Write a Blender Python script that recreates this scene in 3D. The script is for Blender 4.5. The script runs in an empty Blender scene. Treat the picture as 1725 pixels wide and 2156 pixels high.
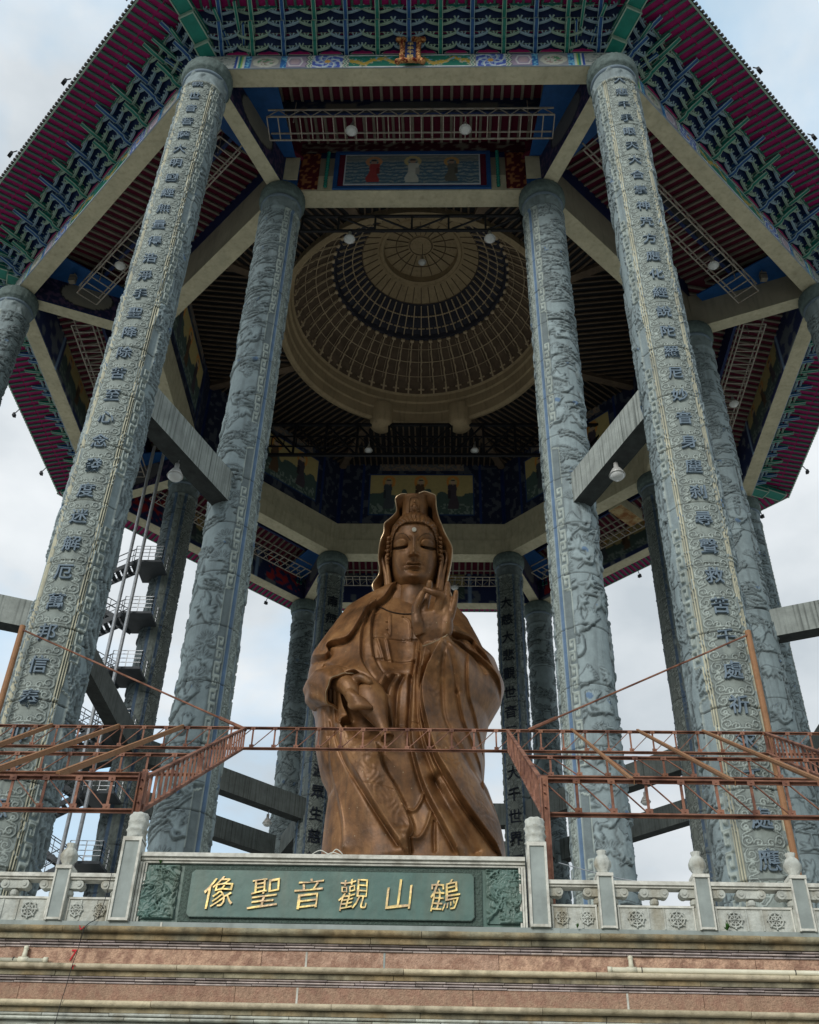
import bpy, math, random
import numpy as np
from math import sin, cos, pi, radians, tan
from mathutils import Matrix, Vector

SC = bpy.context.scene
COL = SC.collection

# ---------------------------------------------------------------- camera
cam_d = bpy.data.cameras.new('camera')
cam = bpy.data.objects.new('camera', cam_d)
COL.objects.link(cam)
CR = Vector((0.99952071, 0.02207217, 0.02170640))
CU = Vector((-0.00352962, -0.61534865, 0.78824715))
CF = Vector((-0.03075532, 0.78794597, 0.61497582))
cam.matrix_world = Matrix(((CR.x, CU.x, -CF.x, 1.753), (CR.y, CU.y, -CF.y, -53.238),
                           (CR.z, CU.z, -CF.z, 1.6), (0, 0, 0, 1)))
cam_d.sensor_fit = 'HORIZONTAL'
cam_d.sensor_width = 36.0
cam_d.lens = 2191.76 / 1725.0 * 36.0
cam_d.clip_end = 3000
SC.camera = cam

# ---------------------------------------------------------------- world, sun, exposure
SUN_EL, SUN_AZ = radians(27), radians(205)       # soft light from the front left
w = bpy.data.worlds.new("World")
SC.world = w
w.use_nodes = True
nt = w.node_tree
nt.nodes.clear()
def N(tree, typ, **kw):
    n = tree.nodes.new(typ)
    for k, v in kw.items():
        setattr(n, k, v)
    return n
out = N(nt, 'ShaderNodeOutputWorld')
bg = N(nt, 'ShaderNodeBackground')
sky = N(nt, 'ShaderNodeTexSky', sky_type='NISHITA', sun_disc=False)
sky.sun_elevation = SUN_EL
sky.sun_rotation = SUN_AZ
sky.air_density = 1.2
tc = N(nt, 'ShaderNodeTexCoord')
mp = N(nt, 'ShaderNodeMapping')
mp.inputs['Scale'].default_value = (1, 1, 1.7)
mp.inputs['Location'].default_value = (2.3, 0.4, 1.1)
n1 = N(nt, 'ShaderNodeTexNoise')
n1.inputs['Scale'].default_value = 2.1
n1.inputs['Detail'].default_value = 7
n1.inputs['Roughness'].default_value = 0.52
n1.inputs['Distortion'].default_value = 0.35
r1 = N(nt, 'ShaderNodeValToRGB')
r1.color_ramp.elements[0].position = 0.34
r1.color_ramp.elements[1].position = 0.52
n2 = N(nt, 'ShaderNodeTexNoise')
n2.inputs['Scale'].default_value = 3.4
n2.inputs['Detail'].default_value = 6
r2 = N(nt, 'ShaderNodeValToRGB')
r2.color_ramp.elements[0].position = 0.38
r2.color_ramp.elements[0].color = (4.6, 5.1, 5.5, 1)
r2.color_ramp.elements[1].position = 0.62
r2.color_ramp.elements[1].color = (7.1, 7.45, 7.7, 1)
blu = N(nt, 'ShaderNodeMix', data_type='RGBA', blend_type='ADD')
blu.inputs[0].default_value = 1.0
blu.inputs[7].default_value = (2.6, 4.0, 4.9, 1)
mx = N(nt, 'ShaderNodeMix', data_type='RGBA')
L = nt.links.new
L(tc.outputs['Generated'], mp.inputs['Vector'])
L(mp.outputs[0], n1.inputs['Vector'])
L(mp.outputs[0], n2.inputs['Vector'])
L(n1.outputs['Fac'], r1.inputs[0])
L(n2.outputs['Fac'], r2.inputs[0])
L(sky.outputs[0], blu.inputs[6])
L(r1.outputs[0], mx.inputs[0])
L(blu.outputs[2], mx.inputs[6])
L(r2.outputs[0], mx.inputs[7])
L(mx.outputs[2], bg.inputs['Color'])
bg.inputs['Strength'].default_value = 0.10
L(bg.outputs[0], out.inputs['Surface'])

sun_d = bpy.data.lights.new('sun', 'SUN')
sun_d.energy = 1.9
sun_d.angle = radians(24)
sun_d.color = (1.0, 0.96, 0.9)
sun = bpy.data.objects.new('sun', sun_d)
COL.objects.link(sun)
_sd = Vector((sin(radians(-28)) * cos(SUN_EL), -cos(radians(-28)) * cos(SUN_EL), sin(SUN_EL)))
sun.rotation_euler = _sd.to_track_quat('Z', 'Y').to_euler()
SC.view_settings.view_transform = 'Standard'
SC.view_settings.look = 'None'
SC.view_settings.exposure = 0.3
SC.view_settings.gamma = 1.0
SC.view_settings.use_curve_mapping = False

# ---------------------------------------------------------------- helpers
def rot_z(P, a):
    P = np.asarray(P, float)
    c, s = cos(a), sin(a)
    Q = P.copy()
    Q[..., 0] = P[..., 0] * c - P[..., 1] * s
    Q[..., 1] = P[..., 0] * s + P[..., 1] * c
    return Q

class MB:
    """collects polygons for ONE mesh object"""
    def __init__(self):
        self.v, self.f, self.m = [], [], []
    def add(self, V, Fs, mi=0):
        o = len(self.v)
        self.v.extend([tuple(map(float, p)) for p in V])
        self.f.extend([tuple(o + i for i in f) for f in Fs])
        self.m.extend([mi] * len(Fs))
        return self
    def box(self, lo, hi, mi=0):
        x0, y0, z0 = lo
        x1, y1, z1 = hi
        V = [(x0, y0, z0), (x1, y0, z0), (x1, y1, z0), (x0, y1, z0), (x0, y0, z1), (x1, y0, z1), (x1, y1, z1), (x0, y1, z1)]
        return self.add(V, [(0, 3, 2, 1), (4, 5, 6, 7), (0, 1, 5, 4), (1, 2, 6, 5), (2, 3, 7, 6), (3, 0, 4, 7)], mi)
    def bar(self, a, b, w, h=None, up=(0, 0, 1), mi=0):
        h = h or w
        a, b = Vector(a), Vector(b)
        d = (b - a).normalized()
        s = d.cross(Vector(up))
        if s.length < 1e-4:
            s = d.cross(Vector((0, 1, 0)))
        s.normalize()
        t = s.cross(d)
        V = [p + s * (w / 2 * i) + t * (h / 2 * j) for p in (a, b) for i, j in ((-1, -1), (1, -1), (1, 1), (-1, 1))]
        return self.add(V, [(0, 1, 2, 3), (7, 6, 5, 4), (0, 4, 5, 1), (1, 5, 6, 2), (2, 6, 7, 3), (3, 7, 4, 0)], mi)
    def tube(self, pts, r, n=8, mi=0, caps=True):
        pts = [Vector(p) for p in pts]
        k = len(pts)
        rr = r if hasattr(r, '__len__') else [r] * k
        V = []
        ref = None
        for i, p in enumerate(pts):
            d = (pts[min(i + 1, k - 1)] - pts[max(i - 1, 0)]).normalized()
            if ref is None:
                ref = d.orthogonal().normalized()
            s = (ref - d * ref.dot(d)).normalized()
            ref = s
            t = d.cross(s)
            for j in range(n):
                a = 2 * pi * j / n
                V.append(p + (s * cos(a) + t * sin(a)) * rr[i])
        Fs = [(i * n + j, i * n + (j + 1) % n, (i + 1) * n + (j + 1) % n, (i + 1) * n + j) for i in range(k - 1) for j in range(n)]
        if caps:
            Fs += [tuple(range(n - 1, -1, -1)), tuple(range((k - 1) * n, k * n))]
        return self.add(V, Fs, mi)
    def lathe(self, prof, n=32, c=(0, 0), mi=0, rfun=None):
        """prof: (r, z) pairs"""
        V = []
        for r, z in prof:
            for j in range(n):
                a = 2 * pi * j / n
                q = r if rfun is None else rfun(r, z, a)
                V.append((c[0] + q * cos(a), c[1] + q * sin(a), z))
        Fs = [(i * n + j, i * n + (j + 1) % n, (i + 1) * n + (j + 1) % n, (i + 1) * n + j) for i in range(len(prof) - 1) for j in range(n)]
        return self.add(V, Fs, mi)
    def prism(self, poly, t0, t1, fn, mi=0):
        """poly 2-D outline; fn(a, b, t) -> 3-D"""
        n = len(poly)
        V = [fn(a, b, t0) for a, b in poly] + [fn(a, b, t1) for a, b in poly]
        Fs = [tuple(range(n - 1, -1, -1)), tuple(range(n, 2 * n))] + [(i, (i + 1) % n, n + (i + 1) % n, n + i) for i in range(n)]
        return self.add(V, Fs, mi)
    def build(self, name, mats, parent=None, smooth=False, rz=0.0, loc=None):
        V = np.array(self.v, float)
        if rz:
            V = rot_z(V, rz)
        me = bpy.data.meshes.new(name)
        me.from_pydata(V.tolist(), [], self.f)
        mats = mats if isinstance(mats, (list, tuple)) else [mats]
        for m in mats:
            me.materials.append(m)
        me.polygons.foreach_set('material_index', self.m)
        if smooth:
            me.polygons.foreach_set('use_smooth', [True] * len(self.f))
        me.update()
        return link(name, me, parent, loc)

def link(name, me, parent=None, loc=None):
    o = bpy.data.objects.new(name, me)
    COL.objects.link(o)
    if parent is not None:
        o.parent = parent
        if parent.type == 'EMPTY':
            o.matrix_parent_inverse = Matrix.Translation(-parent.location)
    if loc is not None:
        o.location = loc
    return o

def grid_mesh(name, P, mats, parent=None, col=None, smooth=True, closed=False, mi=None):
    """P: (rows, cols, 3) points -> one quad sheet; col: (rows, cols, 3) colours"""
    R, K = P.shape[:2]
    me = bpy.data.meshes.new(name)
    me.vertices.add(R * K)
    me.vertices.foreach_set('co', P.reshape(-1).astype(np.float32))
    kk = K if closed else K - 1
    i = np.arange(R - 1)[:, None]
    j = np.arange(kk)[None, :]
    j2 = (j + 1) % K
    q = np.stack([i * K + j, i * K + j2, (i + 1) * K + j2, (i + 1) * K + j], -1).reshape(-1, 4)
    me.loops.add(q.size)
    me.loops.foreach_set('vertex_index', q.reshape(-1).astype(np.int32))
    me.polygons.add(len(q))
    me.polygons.foreach_set('loop_start', np.arange(0, q.size, 4, dtype=np.int32))
    me.polygons.foreach_set('loop_total', np.full(len(q), 4, dtype=np.int32))
    for m in (mats if isinstance(mats, (list, tuple)) else [mats]):
        me.materials.append(m)
    me.polygons.foreach_set('use_smooth', np.full(len(q), smooth))
    if col is not None:
        a = me.color_attributes.new('paint', 'FLOAT_COLOR', 'POINT')
        c4 = np.ones((R * K, 4), np.float32)
        c4[:, :3] = col.reshape(-1, 3)
        a.data.foreach_set('color', c4.reshape(-1))
    me.update(calc_edges=True)
    me.validate()
    return link(name, me, parent)

def empty(name, loc, label, cat, group=None):
    o = bpy.data.objects.new(name, None)
    COL.objects.link(o)
    o.location = loc
    o.empty_display_size = 0.2
    return tag(o, label, cat, group)

def tag(o, label, cat, group=None):
    o['label'] = label
    o['category'] = cat
    if group:
        o['group'] = group
    return o

def dup(o, parent=None):
    """copy of one object and of everything under it"""
    c = o.copy()
    COL.objects.link(c)
    if parent is not None:
        c.parent = parent
    for ch in list(o.children):
        dup(ch, c)
    return c

# ---------------------------------------------------------------- materials
def mat(name, col, rough=0.8, metal=0.0, var=0.25, scale=1.5, bump=0.0, bscale=12.0, streak=0.0, attr=None,
        spec=0.3, streakcol=(0.03, 0.03, 0.028), stretch=(1, 1, 0.12), col2=None):
    m = bpy.data.materials.new(name)
    m.use_nodes = True
    t = m.node_tree
    b = t.nodes['Principled BSDF']
    b.inputs['Roughness'].default_value = rough
    b.inputs['Metallic'].default_value = metal
    b.inputs['Specular IOR Level'].default_value = spec
    l = t.links.new
    tcx = N(t, 'ShaderNodeTexCoord')
    if attr:
        at = N(t, 'ShaderNodeAttribute', attribute_name=attr)
        src = at.outputs['Color']
    else:
        rgb = N(t, 'ShaderNodeRGB')
        rgb.outputs[0].default_value = (*col, 1)
        src = rgb.outputs[0]
    if col2 is not None:
        nn = N(t, 'ShaderNodeTexNoise')
        nn.inputs['Scale'].default_value = scale * 0.37
        nn.inputs['Detail'].default_value = 5
        rr = N(t, 'ShaderNodeValToRGB')
        rr.color_ramp.elements[0].position = 0.42
        rr.color_ramp.elements[1].position = 0.62
        l(tcx.outputs['Object'], nn.inputs['Vector'])
        l(nn.outputs['Fac'], rr.inputs[0])
        mm = N(t, 'ShaderNodeMix', data_type='RGBA')
        mm.inputs[7].default_value = (*col2, 1)
        l(rr.outputs[0], mm.inputs[0])
        l(src, mm.inputs[6])
        src = mm.outputs[2]
    if var:
        nz = N(t, 'ShaderNodeTexNoise')
        nz.inputs['Scale'].default_value = scale
        nz.inputs['Detail'].default_value = 8
        nz.inputs['Roughness'].default_value = 0.65
        l(tcx.outputs['Object'], nz.inputs['Vector'])
        mr = N(t, 'ShaderNodeMapRange')
        mr.inputs[1].default_value = 0.25
        mr.inputs[2].default_value = 0.75
        mr.inputs[3].default_value = 1 - var
        mr.inputs[4].default_value = 1 + var
        l(nz.outputs['Fac'], mr.inputs[0])
        mu = N(t, 'ShaderNodeMix', data_type='RGBA', blend_type='MULTIPLY')
        mu.inputs[0].default_value = 1.0
        l(src, mu.inputs[6])
        l(mr.outputs[0], mu.inputs[7])
        src = mu.outputs[2]
    if streak:
        mpp = N(t, 'ShaderNodeMapping')
        mpp.inputs['Scale'].default_value = stretch
        ns = N(t, 'ShaderNodeTexNoise')
        ns.inputs['Scale'].default_value = 4.0
        ns.inputs['Detail'].default_value = 6
        l(tcx.outputs['Object'], mpp.inputs[0])
        l(mpp.outputs[0], ns.inputs['Vector'])
        rs = N(t, 'ShaderNodeValToRGB')
        rs.color_ramp.elements[0].position = 0.50
        rs.color_ramp.elements[1].position = 0.72
        rs.color_ramp.elements[1].color = (streak, streak, streak, 1)
        l(ns.outputs['Fac'], rs.inputs[0])
        ms = N(t, 'ShaderNodeMix', data_type='RGBA')
        ms.inputs[7].default_value = (*streakcol, 1)
        l(rs.outputs[0], ms.inputs[0])
        l(src, ms.inputs[6])
        src = ms.outputs[2]
    l(src, b.inputs['Base Color'])
    if bump:
        nb = N(t, 'ShaderNodeTexNoise')
        nb.inputs['Scale'].default_value = bscale
        nb.inputs['Detail'].default_value = 8
        l(tcx.outputs['Object'], nb.inputs['Vector'])
        bp = N(t, 'ShaderNodeBump')
        bp.inputs['Strength'].default_value = bump
        bp.inputs['Distance'].default_value = 0.05
        l(nb.outputs['Fac'], bp.inputs['Height'])
        l(bp.outputs[0], b.inputs['Normal'])
    return m

M = dict(
    stone=mat('carved_stone', (.3, .35, .35), .75, attr='paint', var=.22, scale=2.2, streak=.45, streakcol=(.07, .085, .09), bump=.35, bscale=9, stretch=(1, 1, .1)),
    slated=mat('blackened_lettering', (.012, .018, .03), .7, var=.2),
    capstone=mat('capital_stone', (.11, .15, .145), .8, var=.4, scale=4, bump=.5),
    slate=mat('slate_lettering', (.14, .19, .235), .7, var=.2),
    cream=mat('cream_painted_concrete', (.47, .44, .31), .8, var=.2, scale=1.4, streak=.3, bump=.1, streakcol=(.2, .17, .1)),
    taupe=mat('unpainted_plaster', (.26, .24, .18), .85, var=.2, scale=.6, streak=.2),
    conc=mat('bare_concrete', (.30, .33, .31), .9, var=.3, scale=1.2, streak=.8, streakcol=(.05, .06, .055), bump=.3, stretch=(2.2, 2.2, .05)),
    concd=mat('dark_concrete', (.13, .15, .145), .9, var=.35, scale=1.2, streak=.8, streakcol=(.03, .035, .03), bump=.3, stretch=(2.2, 2.2, .05)),
    tie_under=mat('near_black_concrete', (.035, .04, .04), .95, var=.5, scale=2.0),
    paint=mat('painted_panel', (1, 1, 1), .6, attr='paint', var=.12, scale=3),
    maroon=mat('maroon_boards', (.27, .008, .10), .6, var=.25, scale=2.0),
    maroond=mat('maroon_ceiling', (.11, .009, .03), .7, var=.25, scale=2.0),
    raft=mat('grey_green_rafter', (.05, .12, .10), .6, var=.2),
    joist=mat('pale_joist', (.21, .19, .15), .7, var=.2),
    blue=mat('blue_paint', (.012, .075, .23), .5, var=.25),
    navy=mat('navy_paint', (.008, .022, .09), .5, var=.3),
    green=mat('green_paint', (.010, .17, .13), .5, var=.25),
    edge=mat('pale_green_edging', (.27, .38, .31), .6, var=.2),
    edgeb=mat('pale_blue_edging', (.24, .35, .41), .6, var=.2),
    deepblue=mat('royal_blue_board', (.005, .022, .085), .6, var=.25),
    tile=mat('dark_roof_tile', (.05, .045, .04), .6, var=.3),
    dome=mat('dome_plaster', (.11, .08, .055), .85, var=.4, scale=1.2, bump=.2),
    domerib=mat('gilded_rib', (.45, .36, .24), .6, var=.3, scale=6),
    domepale=mat('dome_ring_plaster', (.32, .25, .15), .8, var=.2, scale=.7, streak=.35, streakcol=(.12, .09, .05)),
    domedark=mat('soot_blue_plaster', (.03, .032, .045), .85, var=.4),
    black=mat('black_steel', (.008, .009, .012), .6, var=.2),
    whst=mat('rusty_white_steel', (.27, .25, .215), .6, var=.3, scale=6, streak=.5, streakcol=(.2, .09, .03), stretch=(1, 1, 1)),
    rust=mat('rust_primer_steel', (.25, .12, .08), .75, var=.4, scale=5, bump=.3, col2=(.11, .045, .03), streak=.35, streakcol=(.30, .13, .05), stretch=(1, 1, 1)),
    orange=mat('orange_primer_steel', (.28, .145, .07), .7, var=.3, scale=4, streak=.4, streakcol=(.16, .06, .03), stretch=(1, 1, 1)),
    gold=mat('gilding', (.80, .62, .24), .42, metal=.35, var=.3, scale=14, bump=.2, col2=(.50, .36, .22)),
    goldf=mat('gilt_frame', (.55, .30, .12), .35, metal=.5, var=.6, scale=16, bump=.8, bscale=25, col2=(.16, .02, .01)),
    bronze=None,
    glass=mat('lamp_glass', (.55, .57, .56), .15, var=.05, spec=.6),
    lampw=mat('lamp_reflector', (.5, .5, .48), .4, metal=.3, var=.1),
    wstone=mat('weathered_white_stone', (.44, .46, .42), .85, var=.3, scale=5, bump=.5, bscale=14, streak=.6, streakcol=(.17, .12, .04), stretch=(1, 1, .25)),
    wedge=mat('pale_stone_moulding', (.58, .58, .52), .8, var=.25, scale=9, bump=.3, streak=.5, streakcol=(.14, .12, .08), stretch=(1, 1, 1)),
    gstone=mat('green_polished_stone', (.085, .155, .135), .42, var=.25, scale=3, bump=.08, col2=(.11, .17, .145), streak=.35, streakcol=(.13, .13, .09)),
    gstoned=mat('dark_green_border', (.055, .085, .07), .6, var=.5, scale=25, bump=.6, bscale=30),
    gblue=mat('blue_grey_slab', (.28, .32, .305), .7, var=.25, scale=3, streak=.3, streakcol=(.1, .1, .08)),
    granite=mat('rough_pink_granite', (.45, .295, .215), .9, var=.35, scale=22, bump=.55, bscale=40, col2=(.32, .19, .135), streak=.25, streakcol=(.1, .06, .04)),
    roll=mat('stained_cream_moulding', (.47, .41, .29), .75, var=.35, scale=4, bump=.4, streak=.6, streakcol=(.08, .065, .03), stretch=(1, 1, .4)),
    olive=mat('algae_stained_stone', (.24, .22, .155), .9, var=.5, scale=5, bump=.5, col2=(.26, .20, .11), streak=.6, streakcol=(.015, .015, .012), stretch=(1, 1, .1)),
    grstrip=mat('grey_pink_strip', (.42, .36, .345), .8, var=.35, scale=7, streak=.5, streakcol=(.05, .045, .04), stretch=(1, 1, .6)),
    pvc=mat('cream_pvc', (.66, .64, .5), .45, var=.12, scale=3, streak=.25, streakcol=(.3, .25, .15)),
    redp=mat('red_spray_paint', (.5, .01, .02), .6, var=.2),
    cable=mat('black_cable', (.01, .01, .012), .6, var=.1),
    gal=mat('galvanised_steel', (.38, .40, .42), .45, metal=.6, var=.25, scale=4),
    darkst=mat('dark_steel_plate', (.06, .07, .08), .6, var=.3),
    rustp=mat('rust_stained_cream', (.36, .28, .14), .8, var=.3, scale=4, col2=(.20, .08, .02), streak=.4, streakcol=(.1, .05, .02), stretch=(1, 1, 1)),
    blocker_hill=mat('blocker_hill_green', (.035, .055, .025), .95, var=.5, scale=.05),
    ground=mat('pale_pavement', (.30, .29, .27), .9, var=.2, scale=.3),
    terr=mat('terrace_paving', (.40, .39, .35), .9, var=.2, scale=.5),
    leaf=mat('weed_leaf', (.04, .12, .02), .6, var=.3),
    pearl=mat('urna_disc', (.55, .53, .45), .4, var=.1),
)
def bronze():
    m = bpy.data.materials.new('patinated_bronze')
    m.use_nodes = True
    t = m.node_tree
    l = t.links.new
    b = t.nodes['Principled BSDF']
    b.inputs['Metallic'].default_value = 0.22
    b.inputs['Roughness'].default_value = 0.38
    tcx = N(t, 'ShaderNodeTexCoord')
    a = N(t, 'ShaderNodeTexNoise'); a.inputs['Scale'].default_value = .8; a.inputs['Detail'].default_value = 9; a.inputs['Roughness'].default_value = .62
    l(tcx.outputs['Object'], a.inputs['Vector'])
    r = N(t, 'ShaderNodeValToRGB')
    e = r.color_ramp.elements
    e[0].position = .30; e[0].color = (.085, .038, .014, 1)
    e[1].position = .70; e[1].color = (.36, .185, .072, 1)
    k = e.new(.5); k.color = (.215, .100, .037, 1)
    l(a.outputs['Fac'], r.inputs[0])
    mpp = N(t, 'ShaderNodeMapping'); mpp.inputs['Scale'].default_value = (1.6, 1.6, .16)
    s = N(t, 'ShaderNodeTexNoise'); s.inputs['Scale'].default_value = 2.2; s.inputs['Detail'].default_value = 7
    l(tcx.outputs['Object'], mpp.inputs[0]); l(mpp.outputs[0], s.inputs['Vector'])
    rs = N(t, 'ShaderNodeValToRGB'); rs.color_ramp.elements[0].position = .48; rs.color_ramp.elements[1].position = .75
    rs.color_ramp.elements[1].color = (.5, .5, .5, 1)
    l(s.outputs['Fac'], rs.inputs[0])
    ms = N(t, 'ShaderNodeMix', data_type='RGBA'); ms.inputs[7].default_value = (.07, .042, .02, 1)
    l(rs.outputs[0], ms.inputs[0]); l(r.outputs[0], ms.inputs[6])
    v = N(t, 'ShaderNodeTexVoronoi'); v.inputs['Scale'].default_value = 2.3
    l(tcx.outputs['Object'], v.inputs['Vector'])
    rv = N(t, 'ShaderNodeValToRGB'); rv.color_ramp.elements[0].position = .03; rv.color_ramp.elements[0].color = (1, 1, 1, 1)
    rv.color_ramp.elements[1].position = .075; rv.color_ramp.elements[1].color = (0, 0, 0, 1)
    l(v.outputs['Distance'], rv.inputs[0])
    m3 = N(t, 'ShaderNodeMix', data_type='RGBA'); m3.inputs[7].default_value = (.45, .36, .22, 1)
    l(rv.outputs[0], m3.inputs[0]); l(ms.outputs[2], m3.inputs[6])
    l(m3.outputs[2], b.inputs['Base Color'])
    rr = N(t, 'ShaderNodeMapRange'); rr.inputs[3].default_value = .36; rr.inputs[4].default_value = .58
    l(a.outputs['Fac'], rr.inputs[0]); l(rr.outputs[0], b.inputs['Roughness'])
    # cast-plate seams and surface ripple
    br = N(t, 'ShaderNodeTexNoise'); br.inputs['Scale'].default_value = 6; br.inputs['Detail'].default_value = 8
    l(tcx.outputs['Object'], br.inputs['Vector'])
    bp = N(t, 'ShaderNodeBump'); bp.inputs['Strength'].default_value = .25; bp.inputs['Distance'].default_value = .06
    l(br.outputs['Fac'], bp.inputs['Height']); l(bp.outputs[0], b.inputs['Normal'])
    return m
M['bronze'] = bronze()
M['bronzed'] = mat('dark_bronze', (.05, .028, .015), .5, metal=.3, var=.4, scale=2)
M['bronzel'] = mat('pale_bronze', (.5, .38, .24), .3, metal=.6, var=.3, scale=2)

# ---------------------------------------------------------------- ground and terrace
TZ = 6.3
g = MB().box((-1500, -1500, -.4), (1500, 1500, 0)).build('ground', M['ground'])
g['kind'] = 'structure'
# unseen slope added behind the viewpoint to block the low front light
_r = np.random.default_rng(2)
_a = np.linspace(-radians(200), radians(20), 60)
_rows = []
for rad, hh in ((150, 0), (190, 26), (260, 62), (340, 100), (450, 120), (620, 90)):
    _rows.append([(rad * cos(t), rad * sin(t) - 40, hh * (1 + .22 * sin(t * 5 + rad * .01) + .1 * sin(t * 13)) * max(0, min(1, (abs(sin(t)) + .25) * 1.0 if t > -pi and t < 0 else .12)) - (2 if hh == 0 else 0)) for t in _a])
hl = grid_mesh('blocker_hill', np.array(_rows), M['blocker_hill'])
hl['kind'] = 'structure'
g = MB().box((-90, -37.7, .004), (90, 90, TZ)).build('terrace', M['terr'])
g['kind'] = 'structure'

# ---------------------------------------------------------------- pavilion
RO, RI = 27.0, 19.15
AO, AI = RO * cos(pi / 8), RI * cos(pi / 8)
ZT = 52.5
pav = empty('pavilion', (0, 0, TZ), 'octagonal pavilion of tall carved grey columns under a bracketed painted roof', 'pavilion')

def S(j, u, o, z):
    """point on side j of the octagon: u along the side, o outward, z up"""
    a = j * pi / 4
    return (u * cos(a) + o * sin(a), u * sin(a) - o * cos(a), z)

# relief rasters: strokes drawn into a height map wrapped on the shafts
DU = 0.05
NU, NV = 140, 930
class Relief:
    def __init__(s, nu=NU, nv=NV, du=DU):
        s.h = np.zeros((nv, nu), np.float32)
        s.du = du
    def stroke(s, pts, w, amp, prof='round'):
        pts = np.asarray(pts, float) / s.du
        k = len(pts)
        ww = np.asarray(w if hasattr(w, '__len__') else [w] * k, float) / s.du
        nv, nu = s.h.shape
        for i in range(k - 1):
            a, b = pts[i], pts[i + 1]
            wm = max(ww[i], ww[i + 1]) + 1
            x0, x1 = int(max(0, min(a[0], b[0]) - wm)), int(min(nu, max(a[0], b[0]) + wm + 2))
            y0, y1 = int(max(0, min(a[1], b[1]) - wm)), int(min(nv, max(a[1], b[1]) + wm + 2))
            if x1 <= x0 or y1 <= y0:
                continue
            X, Y = np.meshgrid(np.arange(x0, x1), np.arange(y0, y1))
            d = b - a
            L2 = d @ d + 1e-9
            t = np.clip(((X - a[0]) * d[0] + (Y - a[1]) * d[1]) / L2, 0, 1)
            D = np.hypot(X - a[0] - t * d[0], Y - a[1] - t * d[1])
            W_ = ww[i] + (ww[i + 1] - ww[i]) * t
            q = np.clip(1 - (D / np.maximum(W_, .3)) ** 2, 0, 1)
            hh = amp * q ** .3
            v = s.h[y0:y1, x0:x1]
            np.maximum(v, hh, out=v)

def rotp(P, a, c, sc=1.0):
    P = np.asarray(P, float) * sc
    return np.stack([P[:, 0] * cos(a) - P[:, 1] * sin(a) + c[0], P[:, 0] * sin(a) + P[:, 1] * cos(a) + c[1]], 1)

def spiral(c, r, a0, turns, sgn=1, n=16):
    t = np.linspace(0, 1, n)
    ang = a0 + sgn * turns * 2 * pi * t
    rr = r * (1 - .82 * t)
    return np.stack([c[0] + rr * np.cos(ang), c[1] + rr * np.sin(ang)], 1)

def flow_cloud(R, rng, c, a, sc):
    n = 12
    t = np.linspace(-1, 1, n)
    for k in range(rng.integers(4, 7)):
        ph, am = rng.uniform(0, 6), rng.uniform(.08, .22)
        off = (k - 2.5) * .15
        ln = rng.uniform(.7, 1.35)
        P = np.stack([t * ln, off + am * np.sin(t * 2.6 + ph)], 1)
        R.stroke(rotp(P, a, c, sc), np.interp(t, [-1, -.3, 1], [.015, .055, .01]) * sc, rng.uniform(.07, .14))
    sp = spiral((.9, 0), .26, rng.uniform(0, 6), 1.2, 1 if rng.random() < .5 else -1)
    R.stroke(rotp(sp, a, c, sc), .055 * sc, .11)

def leaves(R, rng, c, a, sc):
    n = rng.integers(5, 9)
    for k in range(n):
        th = a + (k / (n - 1) - .5) * rng.uniform(2.0, 4.0)
        ln = rng.uniform(.45, .8) * sc
        t = np.linspace(0, 1, 7)
        bend = rng.uniform(-.2, .2)
        P = np.stack([t * ln, bend * t * t], 1)
        R.stroke(rotp(P, th, c), .11 * sc * np.sin(pi * np.clip(t, .06, .95)) + .01, rng.uniform(.06, .12))

def fan(R, rng, c, a, sc):
    for k in range(9):
        th = a + (k / 8 - .5) * 3.4
        R.stroke([(c[0] + .08 * sc * cos(th), c[1] + .08 * sc * sin(th)), (c[0] + .45 * sc * cos(th), c[1] + .45 * sc * sin(th))], .028, .06)

def crane(R, rng, c, a, sc):
    for k in range(7):
        th = .35 + k * .13
        R.stroke(rotp([(0, 0), (cos(th) * .5, sin(th) * .5), (cos(th + .2) * .95, sin(th + .2) * .95)], a, c, sc), np.array([.06, .07, .02]) * sc, .08)
        R.stroke(rotp([(0, 0), (-cos(th) * .45, sin(th) * .4), (-cos(th + .2) * .8, sin(th + .2) * .8)], a, c, sc), np.array([.06, .07, .02]) * sc, .08)
    t = np.linspace(0, 1, 8)
    R.stroke(rotp(np.stack([t * .7 - .2, -.18 * np.sin(t * 5) - .1], 1), a, c, sc), np.interp(t, [0, .4, 1], [.12, .09, .03]) * sc, .14)
    R.stroke(rotp([(-.2, -.1), (-.7, -.3)], a, c, sc), .03 * sc, .08)

def fret(R, u, v0, v1, s=1):
    """key-pattern strip"""
    v = v0
    k = 0
    while v < v1 - .5:
        w = .24
        P = [(u, v), (u + s * w, v), (u + s * w, v + .5), (u + s * .04, v + .5), (u + s * .04, v + .2), (u + s * .13, v + .2), (u + s * .13, v + .34)]
        if k % 2:
            P = [(2 * u + s * w - a, b) for a, b in P]
        R.stroke(P, .035, .075)
        v += .58
        k += 1

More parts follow.
